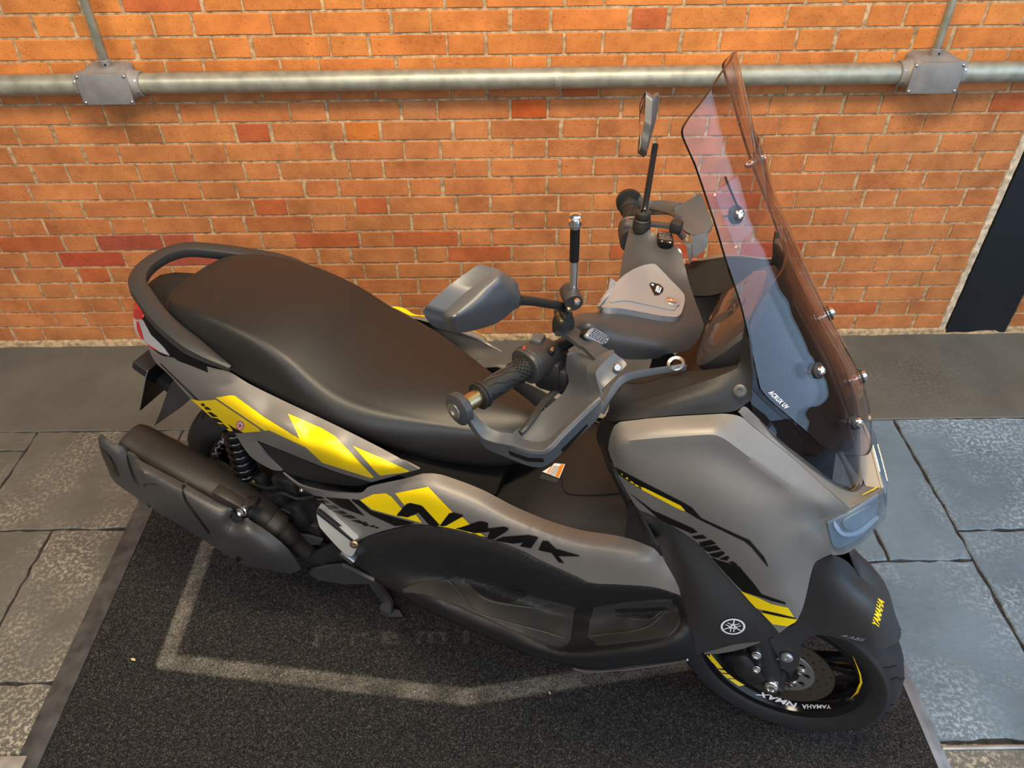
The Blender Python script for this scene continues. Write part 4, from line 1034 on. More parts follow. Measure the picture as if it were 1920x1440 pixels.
# cover over the bar
o_bar = panel('handlebar_cover', [
    (1181, 424, -.192, 'c'), (1197, 425, -.186), (1212, 427, -.178), (1224, 436, -.170), (1240, 456, -.160), (1264, 460, -.150), (1276, 469, -.142), (1284, 500, -.115), (1292, 530, -.09), (1303, 562, -.055), (1317, 600, -.012), (1319, 612, .002), (1312, 632, .022), (1300, 648, .042), (1287, 657, .060), (1262, 662, .085),
    (1250, 664, .092, 'c'), (1235, 672, .098, 'c'), (1200, 674, .118), (1168, 672, .136), (1140, 655, .152), (1110, 640, .166), (1085, 628, .172), (1066, 614, .170, 'c'), (1066, 603, .150), (1075, 594, .135), (1086, 588, .120), (1104, 586, .10), (1122, 584, .075), (1132, 568, .050), (1143, 551, .026), (1160, 529, -.012), (1166, 495, -.075), (1168, 480, -.10), (1175, 450, -.152)],
    [[(1070, 609, .160), (1085, 598, .147), (1106, 592, .130), (1157, 597, .096), (1200, 604, .074), (1240, 611, .056), (1270, 613, .040), (1290, 600, .01), (1296, 575, -.03), (1285, 545, -.07), (1260, 505, -.105), (1240, 478, -.13), (1217, 450, -.155)],
     [(1128, 616, .148), (1160, 628, .134), (1200, 640, .118), (1240, 652, .102)], [(1200, 470, -.13), (1210, 520, -.07), (1200, 570, .02)], (1180, 650, .130)], MT['slate'], step=8, mirror=False, smooth=50, soft=.02)
keep(o_bar, 'barcover')
o_cap = raise_on('centre_cap', [(q[0], q[1]) for q in catmull([(1124, 584, 0), (1131, 571, 0), (1143, 552, 0), (1160, 531, 0), (1180, 515, 0), (1200, 506, 0), (1223, 502, 0), (1233, 507, 0), (1255, 532, 0), (1277, 557, 0), (1281, 568, 0), (1279, 582, 0), (1272, 598, 0), (1263, 603, 0), (1245, 602, 0), (1228, 600, 0), (1168, 589, 0), (1140, 588, 0)], 6, True)], ['handlebar_cover'], MT['silver'], o_bar, .010, thick=.012, smooth=50)
keep(o_cap, 'cap')
o_cap2 = raise_on('centre_cap_face', [(q[0], q[1]) for q in catmull([(1144, 568, 0), (1160, 545, 0), (1195, 516, 0), (1222, 510, 0), (1232, 516, 0), (1268, 552, 0), (1272, 568, 0), (1266, 580, 0), (1255, 582, 0), (1178, 566, 0)], 6, True)], ['cap'], MT['silver'], o_cap, .0022, thick=.002, smooth=30)
keep(o_cap2, 'capf')
stk = stick('keyless_sticker', [[(1217, 534), (1221, 530), (1237, 534), (1244, 541), (1243, 547), (1235, 554), (1227, 554)]], ['capf'], MT['dblack'], o_cap, .001, step=4)
stick('sticker_print', [[(1220, 535), (1222, 533), (1226, 535), (1224, 538)], [(1231, 537), (1233, 538), (1230, 548), (1228, 547)], [(1234, 537), (1236, 538), (1233, 550), (1231, 549)], [(1238, 540), (1240, 541), (1236, 551), (1234, 550)]], ['capf'], simple('pale_blue_print', (.5, .7, .85), .4), stk, .0016, step=4)
mb = MB(); p = P(1259, 566, 0); d = (p-CAML).normalized(); h_, n_, i_, t_ = bvh(['capf', 'cap', 'barcover']).ray_cast(CAML, d); n_ = n_ if n_.dot(d) < 0 else -n_
mb.lathe(h_, n_, [(.013, -.001), (.0135, .001), (.012, .0016), (.009, .0006)], 24); kb = mb.build('key_bezel', MT['silver'], o_cap)
mb = MB(); mb.lathe(h_, n_, [(.009, .0006), (.009, .003), (.0065, .0042), (.003, .0042), (.003, .001), (0, .001)], 20); mb.build('ignition_knob', MT['chrome'], kb)
# brake fluid reservoir covers
def reservoir(c4, name, mt, pr):
    a = [P(*q) for q in c4]; n = (a[1]-a[0]).cross(a[3]-a[0]).normalized(); n = n if n.z > 0 else -n
    def grid(u, v, h): return (a[0]*(1-u)+a[1]*u)*(1-v)+(a[3]*(1-u)+a[2]*u)*v+n*h
    ring = []
    for k in range(32):
        q = 2*math.pi*k/32; c, s = math.cos(q), math.sin(q)
        ring.append((.5+.5*math.copysign(abs(c)**.5, c), .5+.5*math.copysign(abs(s)**.5, s)))
    mb = MB(); mb.loft([[grid(u, v, -.020) for u, v in ring], [grid(u, v, -.002) for u, v in ring]]); b = mb.build(name, MT['dblack'], BIKE)
    mb = MB(); mb.loft([[grid(.5+(u-.5)*.94, .5+(v-.5)*.94, -.002) for u, v in ring], [grid(.5+(u-.5)*.94, .5+(v-.5)*.94, .002) for u, v in ring], [grid(.5+(u-.5)*.86, .5+(v-.5)*.84, .004) for u, v in ring]]); l = mb.build('reservoir_lid', mt, b)
    mb = MB(); rg = random.Random(9)
    for j in range(5):
        u = .14
        while u < .82:
            w_ = rg.uniform(.04, .12); v = .20+j*.14
            mb.add([grid(u, v, .0045), grid(u+w_, v, .0045), grid(u+w_, v+.07, .0045), grid(u, v+.07, .0045)], [(0, 1, 2, 3)]); u += w_+.035
    mb.build('fine_print', pr, l)
reservoir([(1092, 632, .198), (1131, 651, .176), (1144, 634, .152), (1108, 611, .172)], 'reservoir', MT['silver'], MT['dblack'])
reservoir([(1233, 455, -.145), (1264, 460, -.143), (1262, 437, -.190), (1231, 436, -.178)], 'reservoir', MT['gloss'], simple('grey_print', (.20, .19, .18), .5))

# hand guards -------------------------------------------------------
def patches(name, pts, mat, thick, mirror=False, step=7):
    V = []; F = []; PV = []; PF = []
    for outline, ctrl in pts:
        ol = catmull(outline, 7, True); fs = tps([tuple(q) for q in ol[::2]]+ctrl)
        v2, f = fill([q[:2] for q in ol], step); s = fs(np.array([[p.x, p.y] for p in v2])); W = [P(p[0], p[1], ss) for p, ss in zip(v2, s)]
        v, ff = shell(W, f, thick); n = len(V); V += v; F += [tuple(i+n for i in t) for t in ff]
        n = len(PV); PV += W; PF += [tuple(i+n for i in t) for t in f]
    SURF[name] = (PV, PF)
    return add_obj(name, V, F, mat, BIKE, 45)
TOP = [(844, 745, .356, 'c'), (850, 740, .352), (858, 741, .348), (867, 747, .346), (876, 758, .346), (886, 771, .347), (910, 796, .350), (932, 809, .350), (961, 813, .343), (979, 822, .338), (1000, 828, .333), (1022, 826, .325), (1045, 809, .310), (1097, 750, .268), (1104, 735, .258), (1101, 691, .236), (1106, 684, .230), (1120, 669, .220), (1147, 655, .208, 'c'),
       (1151, 661, .214), (1133, 678, .232), (1118, 697, .248), (1119, 712, .256), (1127, 740, .272), (1126, 747, .277), (1101, 770, .297), (1054, 816, .330), (1036, 836, .345), (1017, 847, .353), (989, 845, .358), (961, 836, .363), (925, 829, .366), (902, 818, .366), (882, 790, .364), (870, 778, .362), (855, 770, .360)]
SIDE = [(870, 779, .362, 'c'), (882, 791, .364), (902, 819, .366), (925, 830, .366), (961, 837, .363), (989, 846, .358), (1017, 848, .353), (1036, 837, .345), (1054, 817, .330), (1101, 771, .297), (1127, 747, .277, 'c'), (1128, 760, .272), (1121, 784, .276), (1090, 815, .298), (1054, 849, .322), (1032, 868, .338), (1015, 876, .346), (989, 873, .352), (951, 858, .358), (914, 842, .360), (901, 827, .361), (880, 800, .360)]
BLOCK = [(1151, 661, .214, 'c'), (1133, 678, .232), (1118, 697, .248), (1119, 712, .254), (1128, 736, .266, 'c'), (1132, 727, .262), (1171, 689, .222), (1174, 681, .216), (1165, 672, .212)]
DEFL = [(1063, 664, .205, 'c'), (1069, 660, .202), (1090, 663, .205), (1110, 676, .224), (1101, 690, .236), (1103, 720, .250), (1104, 736, .258), (1097, 750, .266), (1045, 809, .306), (1022, 826, .322), (1000, 828, .330), (979, 822, .334), (961, 812, .338), (985, 797, .312), (1007, 779, .286), (1051, 742, .235), (1064, 722, .215), (1066, 712, .210), (1061, 690, .205)]
o_gd = patches('hand_guard', [(TOP, []), (SIDE, [[(900, 822, .366)][0]]), (BLOCK, []), (DEFL, [])], MT['guard'], .004)
GK = ['hand_guard']
for poly in ([(953, 844), (965, 849), (992, 858), (1018, 859), (1020, 862), (1018, 866), (990, 865), (957, 853)], [(1052, 843), (1100, 795), (1102, 798), (1056, 849)]):
    stick('vent_slot', [poly], GK, MT['dblack'], o_gd, .0008, step=4)
def guard_bolt(px, py, s, r, parent, ax=None):
    p = P(px, py, s); d = ax or (CAML-p).normalized(); mb = MB(); mb.lathe(p, d, [(r*1.1, -.004), (r*1.1, .001), (r*.8, .003), (r*.35, .003), (r*.3, .0015), (0, .0015)], 18); return mb.build('bolt', MT['steel'], parent)
guard_bolt(1158, 689, .232, .0055, o_gd)
mb = MB(); e = (GR0-GR1).normalized(); c = GR0+e*.018
mb.lathe(c, e, [(.010, .004), (.017, .004), (.0245, .000), (.0245, -.010), (.010, -.012)], 28); mb.build('end_ring', MT['slate'], o_gd)
mb = MB(); mb.lathe(c, e, [(.0135, .0045), (.0135, .006), (.010, .0075), (.004, .0075), (.0035, .0055), (0, .0055)], 20); mb.build('bolt', MT['steel'], o_gd)
# guard on the far side
o_gl = patches('hand_guard', [
    ([(1178, 370, -.352, 'c'), (1184, 364, -.352), (1202, 369, -.352), (1217, 375, -.352), (1245, 376, -.345), (1277, 379, -.320, 'c'), (1268, 386, -.300), (1264, 400, -.290), (1262, 406, -.285, 'c'), (1246, 401, -.310), (1215, 402, -.335), (1196, 398, -.345), (1184, 384, -.350)], []),
    ([(1264, 398, -.290, 'c'), (1266, 390, -.295), (1272, 384, -.305), (1290, 376, -.310), (1313, 361, -.315, 'c'), (1322, 383, -.290), (1332, 407, -.255), (1335, 423, -.235), (1327, 435, -.220), (1310, 440, -.205), (1294, 438, -.205), (1281, 430, -.220), (1270, 417, -.255)], [(1300, 405, -.265)]),
    ([(1294, 438, -.205, 'c'), (1310, 440, -.205), (1327, 435, -.220, 'c'), (1327, 455, -.205), (1320, 470, -.195), (1304, 481, -.185), (1298, 476, -.185), (1297, 455, -.195)], []),
    ([(1283, 450, -.190, 'c'), (1290, 453, -.188), (1296, 456, -.186, 'c'), (1296, 478, -.17), (1292, 496, -.155, 'c'), (1288, 470, -.178)], [])], MT['guard'], .004)
mb = MB(); e = (GL0-GL1).normalized(); c = GL0+e*.010
mb.lathe(c, e, [(.010, .006), (.018, .006), (.0265, .001), (.0265, -.010), (.010, -.012)], 28); mb.build('end_ring', MT['dark'], o_gl)
stick('maker_sticker', [[(1278, 470), (1281, 472), (1291, 506), (1290, 512), (1287, 510)]], ['handlebar_cover'], MT['white'], o_bar, .0012, step=4)
# flat mounting straps
def strap(name, pts, w_, t_, parent):
    mb = MB(); path = [P(*q) for q in catmull(pts, 8)]; mb.sweep(path, [(-w_/2, -t_/2), (w_/2, -t_/2), (w_/2, t_/2), (-w_/2, t_/2)], up=(.1, .15, 1)); return mb.build(name, MT['slate'], parent, smooth=30)
strap('guard_bracket', [(1050, 619, .185), (1070, 624, .188), (1094, 642, .195), (1108, 650, .200), (1122, 664, .208), (1130, 672, .212)], .030, .006, BIKE)
strap('guard_bracket', [(1208, 419, -.180), (1230, 421, -.190), (1258, 424, -.195), (1266, 428, -.195), (1283, 447, -.192)], .016, .006, BIKE)

# mirrors --------------------------------------------------------------
def mirror_right():
    O = catmull([(829, 593, .412), (832, 604, .412), (842, 617, .408), (854, 624, .402), (878, 622, .386), (922, 610, .350), (945, 597, .332), (961, 583, .322), (974, 576, .316), (980, 565, .310), (977, 552, .312), (973, 543, .318), (971, 532, .322), (966, 527, .326), (945, 511, .340), (936, 506, .346), (928, 508, .352), (878, 544, .388), (838, 580, .410)], 5, True)
    con = [tuple(q) for q in O[::2]]; LN_ = ([(838, 597, .432), (856, 600, .428), (900, 566, .400), (951, 538, .356)], [(845, 585, .424), (900, 548, .392), (938, 515, .360)], [(856, 604, .424), (890, 592, .404), (928, 580, .372), (960, 562, .344)], [(870, 612, .405), (920, 602, .366)], [(951, 538, .356), (966, 549, .338)])
    for pl in LN_: con += [tuple(q) for q in catmull(pl, 8)]
    fs = tps(con, soft=.004); v2, f = fill([q[:2] for q in O], 5, [[tuple(q[:2]) for q in catmull(pl, 6)] for pl in LN_[:4]]); s = fs(np.array([[p.x, p.y] for p in v2])); W = [P(p[0], p[1], ss) for p, ss in zip(v2, s)]
    # closing the housing towards the rider: rim, then the glass
    n = len(W); nb = len(O); rim = [P(*q)+Vector((-.022, -.004, .004)) for q in O]; cen = sum(rim, Vector())/nb
    V = W+rim+[p+(cen-p)*.06 for p in rim]; F = [tuple(t) for t in f]
    # boundary of the front surface is its first nb vertices
    for k in range(nb):
        j = (k+1) % nb; F.append((k, j, n+j, n+k)); F.append((n+k, n+j, n+nb+j, n+nb+k))
    G = [p+(cen-p)*.06+Vector((.002, 0, 0)) for p in rim]
    return V, F, G
mv, mf, mg = mirror_right()
def mirror(sg, off):
    f_ = (lambda v: [off(Vector(p)) for p in (v if sg > 0 else flip_side(v))])
    V = f_(mv); G = f_(mg)
    m = MB(); m.add(V, mf); o = m.build('rear_view_mirror', MT['guard'], BIKE, smooth=35)
    m = MB(); m.add(G, [tuple(range(len(G)))]); m.build('glass', MT['mirror'], o, smooth=0)
    return o
o_mr = mirror(1, lambda p: p)
MLC = P(1219, 218, -.365); _c = sum((Vector(p) for p in flip_side(mv)), Vector())/len(mv)
o_ml = mirror(-1, lambda p: MLC+Vector(((p.x-_c.x)*.62, (p.y-_c.y)*1.12, (p.z-_c.z)*1.32)))
mb = MB(); mb.tube([P(x, y, s) for x, y, s in catmull([(972, 562, .318), (1000, 565, .285), (1030, 570, .235), (1048, 573, .200), (1055, 580, .184), (1056, 600, .176)], 6)], .0062, 14); mb.build('stem', MT['dark'], o_mr)
mb = MB(); mb.lathe(P(1056, 612, .178), (0, 0, 1), [(.0165, -.006), (.0165, .010), (.0145, .016), (.013, .024), (.010, .026), (.004, .026)], 24); mb.build('stem_boot', MT['rubber'], o_mr)
pts = [(1229, 272, -.315), (1224, 300, -.285), (1214, 360, -.225), (1208, 395, -.192), (1205, 410, -.183)]
mb = MB(); mb.tube([P(x, y, s) for x, y, s in catmull(pts, 6)], .0058, 14); mb.build('stem', MT['gloss'], o_ml)
mb = MB(); mb.lathe(P(1203, 424, -.180), (0, 0, 1), [(.0165, -.006), (.0165, .008), (.0155, .010), (.0155, .014), (.013, .016), (.0145, .020), (.0125, .028), (.008, .030), (.0045, .030)], 24); mb.build('stem_boot', MT['rubber'], o_ml)
# wire-cutter antenna on its clamp
a0 = P(1075, 545, .19); a1 = P(1079, 400, .19); d = (a1-a0).normalized(); ln = (a1-a0).length
mb = MB(); mb.lathe(a0, d, [(.0055, 0), (.0058, ln*.40)], 20); o_an = mb.build('antenna', MT['chrome'], BIKE)
mb = MB(); mb.lathe(a0, d, [(.0058, ln*.40), (.0066, ln*.405), (.0066, ln*.83), (.0058, ln*.832)], 20); mb.build('sleeve', MT['gloss'], o_an)
mb = MB(); mb.lathe(a0, d, [(.0066, ln*.822), (.0068, ln*.823), (.0068, ln*.848), (.0060, ln*.85)], 20); mb.build('band', MT['steel'], o_an)
mb = MB(); mb.lathe(a0, d, [(.0075, ln*.855), (.0086, ln*.862), (.0086, ln*.915), (.0060, ln*.925), (.0055, ln*.937), (.0078, ln*.95), (.0088, ln*.97), (.0076, ln*.99), (.0045, ln*1.003), (0, ln*1.006)], 24); mb.build('tip', MT['chrome'], o_an)
ax = Vector((.55, -.8, -.05)).normalized()
mb = MB(); mb.lathe(P(1071, 556, .19), ax, [(0, -.016), (.013, -.016), (.0135, -.014), (.0135, .014), (.013, .016), (0, .016)], 28); mb.build('clamp_barrel', MT['darkg'], o_an)
mb = MB(); mb.lathe(P(1078, 557, .198), ax, [(0.0048, .008), (.0048, .0135), (.0025, .0145), (0, .0145)], 6); mb.build('clamp_bolt', MT['chrome'], o_an, smooth=0)
mb = MB(); mb.sweep([P(x, y, s) for x, y, s in catmull([(1062, 566, .188), (1064, 576, .190), (1057, 583, .192), (1048, 588, .192), (1044, 598, .192)], 5)], [(-.014, -.0015), (.014, -.0015), (.014, .0015), (-.014, .0015)], up=tuple(ax.cross(Vector((0, 0, 1)))))
mb.build('clamp_plate', MT['darkg'], o_an, smooth=40)
for x, y in ((1064, 573), (1050, 595)):
    mb = MB(); mb.lathe(P(x, y, .20), ax, [(.004, -.008), (.004, .010), (.0025, .012), (0, .012)], 8); mb.build('clamp_bolt', MT['brass'], o_an)
# ------------------------------------------------------------------ wheels
def wheel(name, c, yaw, Rt, Rr, wd, disc_r, spokes):
    """tyre, rim with spokes, hub and brake disc on the right side; returns key names for lettering"""
    rot = Matrix.Rotation(yaw, 3, 'Z'); ax = rot @ Vector((0, -1, 0)); fw = rot @ Vector((1, 0, 0)); up = Vector((0, 0, 1))
    root_v = Vector(c)
    h = wd/2
    prof = [(Rr-.004, -h*.78), (Rr+.006, -h*.90), (Rr+.020, -h*.98), (Rr+.034, -h), (Rt-.022, -h*.90), (Rt-.010, -h*.70), (Rt-.003, -h*.38), (Rt, 0), (Rt-.003, h*.38), (Rt-.010, h*.70), (Rt-.022, h*.90), (Rr+.034, h), (Rr+.020, h*.98), (Rr+.006, h*.90), (Rr-.004, h*.78)]
    pr = [(q[0], q[1]) for q in catmull([(a, b, 0) for a, b in prof], 5)]
    mb = MB(); mb.lathe(root_v, ax, pr, 96); t = mb.build(name, MT['tyre'], BIKE, smooth=60); keep(t, name)
    # tread grooves cut as dark chevrons in the shoulders
    def on(phi, hh, lift=.0006):
        tr = [(b, a) for a, b in pr if a > Rr+.042]; r = np.interp(hh, [b for b, a in tr], [a for b, a in tr]); return root_v + (fw*math.cos(phi)+up*math.sin(phi))*(r+lift) + ax*hh
    mb = MB()
    for k in range(22):
        for sg in (-1, 1):
            p0 = 2*math.pi*k/22+(0 if sg > 0 else .14)
            pts = [(p0, sg*h*.10), (p0+.05, sg*h*.40), (p0+.16, sg*h*.62), (p0+.20, sg*h*.86)] if k % 2 else [(p0, sg*h*.50), (p0+.05, sg*h*.72), (p0+.09, sg*h*.88)]
            q = catmull([(a, b, 0) for a, b in pts], 6); path = [on(a, b) for a, b, _ in q]
            mb.tube(path, [.0003]+[.0019]*(len(path)-2)+[.0003], 6, squash=.4)
    mb.build('tread_grooves', MT['dblack'], t)['kind'] = 'stuff'
    mb = MB(); rp = [(Rr-.026, -h*.55), (Rr-.018, -h*.80), (Rr-.002, -h*.82), (Rr, -h*.80), (Rr-.006, -h*.72), (Rr-.016, -h*.60), (Rr-.030, -h*.2), (Rr-.030, h*.2), (Rr-.016, h*.60), (Rr-.006, h*.72), (Rr, h*.80), (Rr-.002, h*.82), (Rr-.018, h*.80), (Rr-.026, h*.55), (Rr-.034, h*.2), (Rr-.034, -h*.2)]
    mb.lathe(root_v, ax, rp, 96, close=True); rim = mb.build(name.replace('tyre', 'rim'), MT['gloss'], BIKE, smooth=35); keep(rim, rim.name)
    for k in range(spokes):
        for dd in (-.16, .16):
            a = 2*math.pi*k/spokes+.35
            p0 = root_v+(fw*math.cos(a+dd*.5)+up*math.sin(a+dd*.5))*.036+ax*.012; p1 = root_v+(fw*math.cos(a+dd)+up*math.sin(a+dd))*(Rr-.032)+ax*.004
            tg = (-fw*math.sin(a)+up*math.cos(a))
            mb = MB(); mb.sweep([p0, p0.lerp(p1, .35), p0.lerp(p1, .7), p1], [(-.011, -.008), (.011, -.008), (.009, .008), (-.009, .008)], up=tuple(ax), scale=[(1.1, 1.5), (.9, 1.2), (.9, 1), (1.2, 1.2)])
            mb.build('spoke', MT['gloss'], rim, smooth=30, bevel=.002)
    mb = MB(); mb.lathe(root_v, ax, [(0, -.06), (.022, -.06), (.03, -.045), (.042, -.03), (.045, 0), (.042, .03), (.034, .045), (.022, .06), (0, .06)], 36); mb.build('hub', MT['engine'], rim, smooth=30)
    return root_v, ax, fw, up, t, rim
STEER = R(-1.8)
AXF = L(1.340, 0, .248)
wc, wax, wfw, wup, o_ft, o_fr = wheel('front_tyre', AXF, STEER, .236, .1735, .112, .115, 5)
RK = ['front_rim']
for poly in ([(1325, 1228), (1332, 1226), (1355, 1253), (1345, 1253)], [(1346, 1255), (1357, 1256), (1363.5, 1261.5), (1353, 1261)], [(1353.5, 1263), (1366, 1264), (1376, 1271.5), (1363, 1271.5)], [(1366, 1273), (1377, 1273), (1396, 1284.5), (1385, 1286.5)]):
    stick('rim_stripe', [poly], ['front_rim', 'front_tyre'], MT['yellow'], o_fr, .0012, step=5)
stick('rim_stripe', [[(1594, 1312), (1609, 1299), (1617, 1279), (1614, 1262), (1607, 1246), (1599, 1229), (1607, 1250), (1612, 1266), (1613, 1279), (1606, 1297)]], ['front_rim', 'front_tyre'], MT['yellow'], o_fr, .0012, step=5)
letter('rim_lettering', 'YAMAHA', [(1559, 1322), (1504, 1320.5), (1504, 1329.5), (1559, 1328.5)], ['front_rim', 'front_tyre'], MT['white'], o_fr, 0, .025, 1.05, .0014)
letter('rim_lettering', 'NMAX', [(1495, 1319), (1423, 1296), (1415, 1302), (1496, 1330)], ['front_rim', 'front_tyre'], MT['white'], o_fr, .3, .03, 1.0, .0014)
# brake disc with its carrier
def ring_holes(c, ax, fw, up, r0, r1, th, holes, mat, name, parent, n=96):
    """flat ring with real drilled holes: (radius, count, phase, hole radius)"""
    pts = []; edges = []
    def add(loop):
        n0 = len(pts); pts.extend(loop)
        edges.extend([(n0+i, n0+(i+1) % len(loop)) for i in range(len(loop))])
    add([Vector((r1*math.cos(2*math.pi*k/n), r1*math.sin(2*math.pi*k/n))) for k in range(n)])
    add([Vector((r0*math.cos(2*math.pi*k/n), r0*math.sin(2*math.pi*k/n))) for k in range(n)])
    hc = []
    for rad, cnt, ph, hr_ in holes:
        for k in range(cnt):
            a = ph+2*math.pi*k/cnt; x, y = rad*math.cos(a), rad*math.sin(a); hc.append((x, y, hr_))
            add([Vector((x+hr_*math.cos(q*math.pi/5), y+hr_*math.sin(q*math.pi/5))) for q in range(10)])
    v, e, f, _, _, _ = delaunay_2d_cdt(pts, edges, [], 0, 1e-7)
    keep_f = []
    for t in f:
        x = sum(v[i].x for i in t)/len(t); y = sum(v[i].y for i in t)/len(t); r = math.hypot(x, y)
        if r < r0*.9985 or r > r1 or any((x-a)**2+(y-b)**2 < (h*.97)**2 for a, b, h in hc): continue
        keep_f.append(tuple(t))
    V = [c+fw*p.x+up*p.y+ax*(th/2) for p in v]
    vv, ff = shell(V, keep_f, th, c+ax*5)
    return add_obj(name, vv, ff, mat, parent, 30)
dc = wc+wax*.047
o_disc = ring_holes(dc, wax, wfw, wup, .068, .1095, .0042, [(.075, 12, .1, .0032), (.084, 12, .36, .0032), (.094, 12, .1, .0032), (.102, 12, .36, .0032)], MT['disc'], 'brake_disc', BIKE)
ring_holes(dc+wax*.001, wax, wfw, wup, .034, .070, .0050, [(.054, 10, .2, .008)], MT['alum'], 'disc_carrier', o_disc)
for k in range(5):
    a = 2*math.pi*k/5+.52; mb = MB(); mb.lathe(dc+(wfw*math.cos(a)+wup*math.sin(a))*.045+wax*.003, wax, [(.0085, 0), (.0085, .004), (.006, .005), (.003, .003), (0, .003)], 12); mb.build('disc_bolt', MT['chrome'], o_disc)
o_abs = ring_holes(dc+wax*.003, wax, wfw, wup, .020, .040, .004, [(.034, 36, 0, .0017)], MT['engine'], 'sensor_ring', o_disc)
# fork legs, fender bracket, caliper
def fork(sg):
    b = AXF+wax*(sg*.088)+Vector((-.004, 0, -.008)); t = b+Vector((-.18, 0, .42)); d = (t-b).normalized()
    mb = MB(); mb.tube([b, b+d*.035, b+d*.05, b+d*.30], [.021, .0245, .0235, .0225], 24); o = mb.build('fork_leg', MT['dark'], BIKE, smooth=40)
    mb = MB(); mb.tube([b+d*.30, t], .0165, 20); mb.build('fork_tube', MT['steel'], o)
    mb = MB(); mb.lathe(AXF+wax*(sg*.088), wax*sg, [(.017, -.03), (.017, .014), (.013, .018), (.009, .018), (.008, .014), (0, .014)], 24); mb.build('axle_boss', MT['engine'], o)
    return o
o_fl = fork(1); fork(-1)
cal = P(1402, 1246, .098)
mb = MB(); rings = []
rx = (P(1440, 1280, .1)-P(1390, 1215, .1)).normalized(); cal_up = Vector((rx.z, 0, -rx.x)); cal_s = Vector((0, -1, 0))
for a, k in ((-.050, .7), (-.042, 1), (.030, 1.05), (.046, .75)):
    rings.append([cal+rx*a+cal_s*x+cal_up*y for x, y in ((-.028, -.022*k), (.016, -.026*k), (.020*k+.002, -.010), (.020*k+.002, .014), (.012, .026*k), (-.028, .022*k))])
mb.loft(rings); o_cal = mb.build('brake_caliper', MT['engine'], BIKE, smooth=30, bevel=.003)
mb = MB(); mb.lathe(P(1378, 1235, .105), (-.15, -1, .1), [(.021, -.03), (.021, .008), (.018, .011), (0, .012)], 24); mb.build('piston_cover', MT['gloss'], o_cal)
for px, py, r in ((1418, 1230, .0085), (1418, 1256, .0075), (1446, 1290, .0125)):
    p = P(px, py, .118); mb = MB(); mb.lathe(p, (.05, -1, .25), [(r*1.15, -.018), (r*1.15, -.001), (r, 0), (r, .003), (r*.6, .004), (r*.5, .001), (0, .001)], 16); mb.build('caliper_bolt', MT['chrome'], o_cal)
mb = MB(); mb.sweep([P(x, y, s) for x, y, s in ((1405, 1235, .09), (1428, 1256, .09), (1450, 1280, .088), (1460, 1288, .086))], [(-.014, -.005), (.014, -.005), (.014, .005), (-.014, .005)], up=(0, -1, 0)); mb.build('caliper_bracket', MT['engine'], o_cal, smooth=20)
mb = MB(); mb.tube([P(x, y, s) for x, y, s in catmull([(1395, 1228, .10), (1397, 1212, .10), (1405, 1200, .09), (1412, 1190, .07)], 6)], .004, 8); mb.build('brake_hose', MT['rubber'], o_cal)
mb = MB(); mb.loft([[P(x, y, .165), P(x, y, .165)+Vector((0, .02, .002)), P(x, y+q, .158)+Vector((0, .015, 0)), P(x, y+q, .158)] for x, y, q in ((1320, 1224, 3), (1345, 1217, 9), (1370, 1210, 12), (1395, 1206, 10), (1425, 1203, 2))]); mb.build('fairing_lip', simple('grey_inner_plastic', (.16, .145, .12), .5), o_low, smooth=40)
# front fender
o_fen = panel('front_fender', [
    (1562, 1041, .055, 'c'), (1577, 1046, .035), (1594, 1058, .014), (1610, 1079, .0, 'c'), (1642, 1105, .0), (1670, 1137, .0), (1685, 1173, .0), (1690, 1188, .004, 'c'), (1687, 1199, .014), (1678, 1207, .030), (1660, 1216, .050), (1648, 1217, .058), (1635, 1212, .064), (1600, 1205, .068), (1572, 1197, .070), (1555, 1193, .071), (1530, 1191, .072), (1513, 1197, .074), (1504, 1206, .077, 'c'),
    (1499, 1240, .082), (1494, 1254, .085), (1485, 1259, .087), (1468, 1253, .088), (1456, 1226, .087), (1440, 1200, .083, 'c'), (1461, 1186, .076), (1495, 1163, .070), (1513, 1110, .062), (1528, 1056, .056), (1541, 1047, .055)],
    [[(1560, 1130, .067), (1600, 1160, .066), (1640, 1185, .062)], [(1575, 1075, .045), (1605, 1100, .036), (1640, 1130, .034), (1668, 1165, .032)]], MT['darkg'], step=7, smooth=60, thick=.0035)
letter('maker_lettering', 'YAMAHA', [(1646.5, 1178.5), (1657.5, 1129), (1646, 1117.5), (1634.5, 1168)], ['front_fender'], MT['yellow'], o_fen, 0, .03, 1.0, .001)
letter('abs_lettering', 'ABS', [(1587, 1195.5), (1620, 1202.5), (1622.5, 1197.5), (1592, 1190.5)], ['front_fender'], MT['silver'], o_fen, .3, .02, 1.0, .001)
stick('abs_lettering', [[(1576, 1191), (1591, 1190), (1586, 1194)]], ['front_fender'], MT['silver'], o_fen, .001, step=5)
mb = MB(); p = P(1475, 1233, .090); mb.lathe(p, (-.05, -1, .12), [(.0125, -.003), (.0125, .001), (.010, .004), (.004, .005), (.0035, .003), (0, .003)], 20); mb.build('bolt', MT['alum'], o_fen)

# ------------------------------------------------------------------ rear wheel, engine, exhaust
AXR = L(0, 0, .270)
rc, rax, rfw, rup, o_rt, o_rr = wheel('rear_tyre', AXR, 0, .256, .172, .132, .115, 5)
letter('rim_lettering', 'MAX', [(417, 817), (397, 852), (407, 861), (429, 823)], ['rear_rim', 'rear_tyre'], simple('silver_vinyl', (.45, .45, .45), .4), o_rr, 0, .03, 1.0, .0015)
